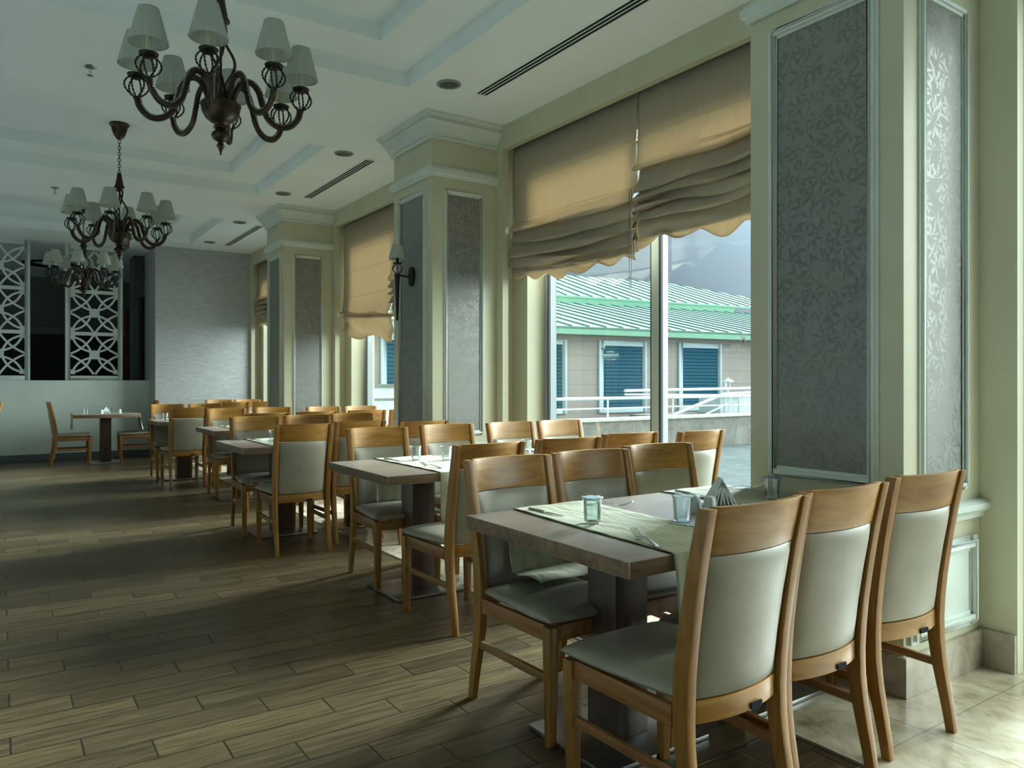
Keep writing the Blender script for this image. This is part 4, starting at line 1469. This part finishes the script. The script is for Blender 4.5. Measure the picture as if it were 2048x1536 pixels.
aim(dup(k1, (0, 0, 0), 0, 'steel knife lying on the second table cloth behind the fork'), 2.05, 4.47, 2.08, 4.25)
aim(dup(k1, (0, 0, 0), 0, 'steel knife lying on the third table cloth'), 1.79, 6.62, 1.81, 6.40)
aim(dup(k1, (0, 0, 0), 0, 'steel knife lying on the fourth table beside the lone cup'), 2.05, 8.68, 2.08, 8.5)

# ------------------------------------------------------------ outside
struct('floor_terrace', MB().box(4.12, 40, -14, 12.6, -0.14, -0.02), 'terrace')

t = thing('parapet_wall', 'low weathered stone parapet with pale coping across the terrace', 'wall', (0, 9.9, 0))
obj('wall_body', MB().box(5.05, 22, 0, 0.22, -0.02, 0.545), 'parapet', t)
obj('coping', MB().box(5.0, 22, -0.03, 0.25, 0.5455, 0.60), 'coping', t, bevel=0.006)
t = thing('terrace_railing', 'white tubular railing fixed along the top of the parapet', 'railing', (0, 10.0, 0.60))
obj('top_rail', MB().tube([(5.2, 0, 0.345), (21.5, 0, 0.345)], 0.030, 10), 'rail', t)
obj('middle_rail', MB().tube([(5.2, 0, 0.17), (21.5, 0, 0.17)], 0.014, 8), 'rail', t)
x = 5.6
while x < 21:
    obj('post', MB().tube([(x, 0, 0.001), (x, 0, 0.32)], 0.018, 8), 'rail', t)
    x += 1.62
t = thing('stair_railing', 'white sloping handrail of an outdoor stair behind the parapet', 'railing', (0, 10.42, 0))
obj('handrail', MB().tube([(10.6, 0, 0.50), (12.4, 0, 0.98), (15.6, 0.2, 1.05)], 0.032, 8), 'rail', t)
obj('lower_rail', MB().tube([(11.6, 0, 0.50), (12.6, 0, 0.80)], 0.02, 8), 'rail', t)
obj('upper_rail', MB().tube([(10.0, 0.4, 1.06), (17.5, 0.4, 1.12)], 0.03, 8), 'rail', t)
obj('cross_rail', MB().tube([(10.0, 0.4, 0.99), (13.6, 0.4, 0.93)], 0.022, 8), 'rail', t)
for xx in (12.45, 12.9, 13.4):
    obj('post', MB().tube([(xx, 0.02, 0.02), (xx, 0.02, 0.97)], 0.02, 8), 'rail', t)
t = thing('planter_block', 'plain white rendered block standing behind the parapet below the garden lamp', 'block', (13.75, 11.2, 0))
obj('block_body', MB().box(-0.9, 0.9, -0.3, 0.3, -0.02, 0.92), 'render', t, bevel=0.01)
obj('plinth', MB().box(-2.8, 1.1, -0.2, 0.5, -0.02, 0.55), 'parapet', t)
t = thing('garden_lamp', 'small white lantern lamp with pointed cap, standing behind the railing', 'lamp', (13.34, 11.1, 0.921))
obj('post', MB().lathe([(0.05, 0.0), (0.05, 0.015), (0.02, 0.03), (0.018, 0.10), (0.03, 0.12), (0.0, 0.13)], 14), 'rail', t)
obj('lantern', MB().lathe([(0.04, 0.131), (0.075, 0.30), (0.072, 0.31), (0.0, 0.312)], 6, smooth=False), 'glass', t)
obj('lantern_cage', MB().tube([(0.042, 0, 0.131), (0.078, 0, 0.305)], 0.006, 5).tube([(-0.042, 0, 0.131), (-0.078, 0, 0.305)], 0.006, 5).tube([(0, 0.042, 0.131), (0, 0.078, 0.305)], 0.006, 5).tube([(0, -0.042, 0.131), (0, -0.078, 0.305)], 0.006, 5), 'rail', t)
obj('cap', MB().lathe([(0.0, 0.313), (0.125, 0.313), (0.12, 0.325), (0.05, 0.37), (0.015, 0.385), (0.01, 0.41), (0.0, 0.412)], 18), 'rail', t)

# neighbouring building: local x along its front, local y into it
ang = math.atan2(-0.105, 1)
t = thing('neighbour_house', 'long beige house with a two-tier mint green metal roof beyond the terrace', 'building', (12.3, 13.4, 0), ang)
W0, W1 = -7.4, 14.0
obj('facade_wall', MB().box(W0, W1, 0.0, 0.2, -1.0, 2.36), 'siding', t)
obj('end_wall', MB().box(W0, W0 + 0.2, 0.2, 14, -1.0, 2.36), 'siding', t)
obj('eaves_fascia', MB().box(W0 - 0.4, W1, -0.42, -0.36, 2.30, 2.47).box(W0 - 0.4, W1, -0.36, 0.0, 2.345, 2.36), 'fascia', t)


def roofplane(name, x0, x1, y0, z0, y1, z1, xr1=None, step=0.47, parent=t):
    """slope with standing seams; xr1: right end at the upper edge"""
    xr1 = x1 if xr1 is None else xr1
    mb = MB()
    vs = [(x0, y0, z0), (x1, y0, z0), (xr1, y1, z1), (x0, y1, z1)]
    vs += [(a_, b_, c_ - 0.06) for a_, b_, c_ in vs]
    mb.add(vs, [(0, 1, 2, 3), (7, 6, 5, 4), (0, 4, 5, 1), (1, 5, 6, 2), (2, 6, 7, 3), (3, 7, 4, 0)])
    o = obj(name, mb, 'roof', parent)
    mb = MB()
    x = x0 + step
    while x < x1:
        f_ = 1.0 if x <= xr1 else max(0.0, (x1 - x) / (x1 - xr1))
        ya, za = y0 + (y1 - y0) * f_, z0 + (z1 - z0) * f_
        if f_ > 0.05:
            mb.prism([(x - 0.014, y0, z0 + 0.001), (x + 0.014, y0, z0 + 0.001), (x + 0.010, y0, z0 + 0.03), (x - 0.010, y0, z0 + 0.03)], (0, ya - y0, za - z0))
        x += step
    obj('standing_seam', mb, 'seam', o)
    return o


roofplane('lower_roof', W0 - 0.4, W1, -0.42, 2.475, 4.6, 3.60)
obj('upper_fascia', MB().box(W0 - 0.2, 8.15, 4.58, 4.66, 3.58, 3.82), 'fascia', t)
roofplane('upper_roof', W0 - 0.2, 12.9, 4.56, 3.825, 8.6, 5.10, xr1=8.6)
roofplane('rear_roof', W0 - 0.2, 12.9, 12.9, 3.6, 8.65, 5.10, xr1=8.6)
for (wx, ww) in ((-2.30, 0.98), (-0.70 + 0.01, 1.40), (1.72, 1.42), (4.6, 1.4), (-6.0, 1.4)):
    zb, zt = (0.50, 2.20)
    if wx == -2.30:
        wx, ww = -2.98, 1.40
    fr = MB()
    fr.box(wx, wx + 0.12, -0.05, -0.0005, zb, zt)
    fr.box(wx + ww - 0.12, wx + ww, -0.05, -0.0005, zb, zt)
    fr.box(wx + 0.12, wx + ww - 0.12, -0.05, -0.0005, zt - 0.12, zt)
    fr.box(wx + 0.12, wx + ww - 0.12, -0.05, -0.0005, zb, zb + 0.12)
    wo_ = obj('window_frame', fr, 'shframe', t, bevel=0.004)
    sh = MB()
    z = zb + 0.13
    while z < zt - 0.16:
        sh.prism([(wx + 0.135, -0.012, z), (wx + 0.135, -0.034, z + 0.012), (wx + 0.135, -0.030, z + 0.060), (wx + 0.135, -0.012, z + 0.076)], (ww - 0.27, 0, 0))
        z += 0.084
    sh.box(wx + 0.12, wx + ww - 0.12, -0.011, -0.001, zb + 0.12, zt - 0.12)
    obj('shutter', sh, 'shutter', wo_)
t = thing('terrace_block', 'white rendered low wall with dark capping outside the middle window', 'wall', (0, 0, 0))
obj('wall_body', MB().box(5.6, 7.4, 12.72, 13.0, -0.02, 1.14), 'render', t)
obj('capping', MB().box(5.55, 7.45, 12.68, 13.04, 1.141, 1.19).box(5.55, 7.45, 12.70, 12.719, 0.90, 0.935), 'parapet', t)
struct('floor_lawn', MB().box(4.12, 60, 12.6, 60, -1.2, -0.02), 'terrace')
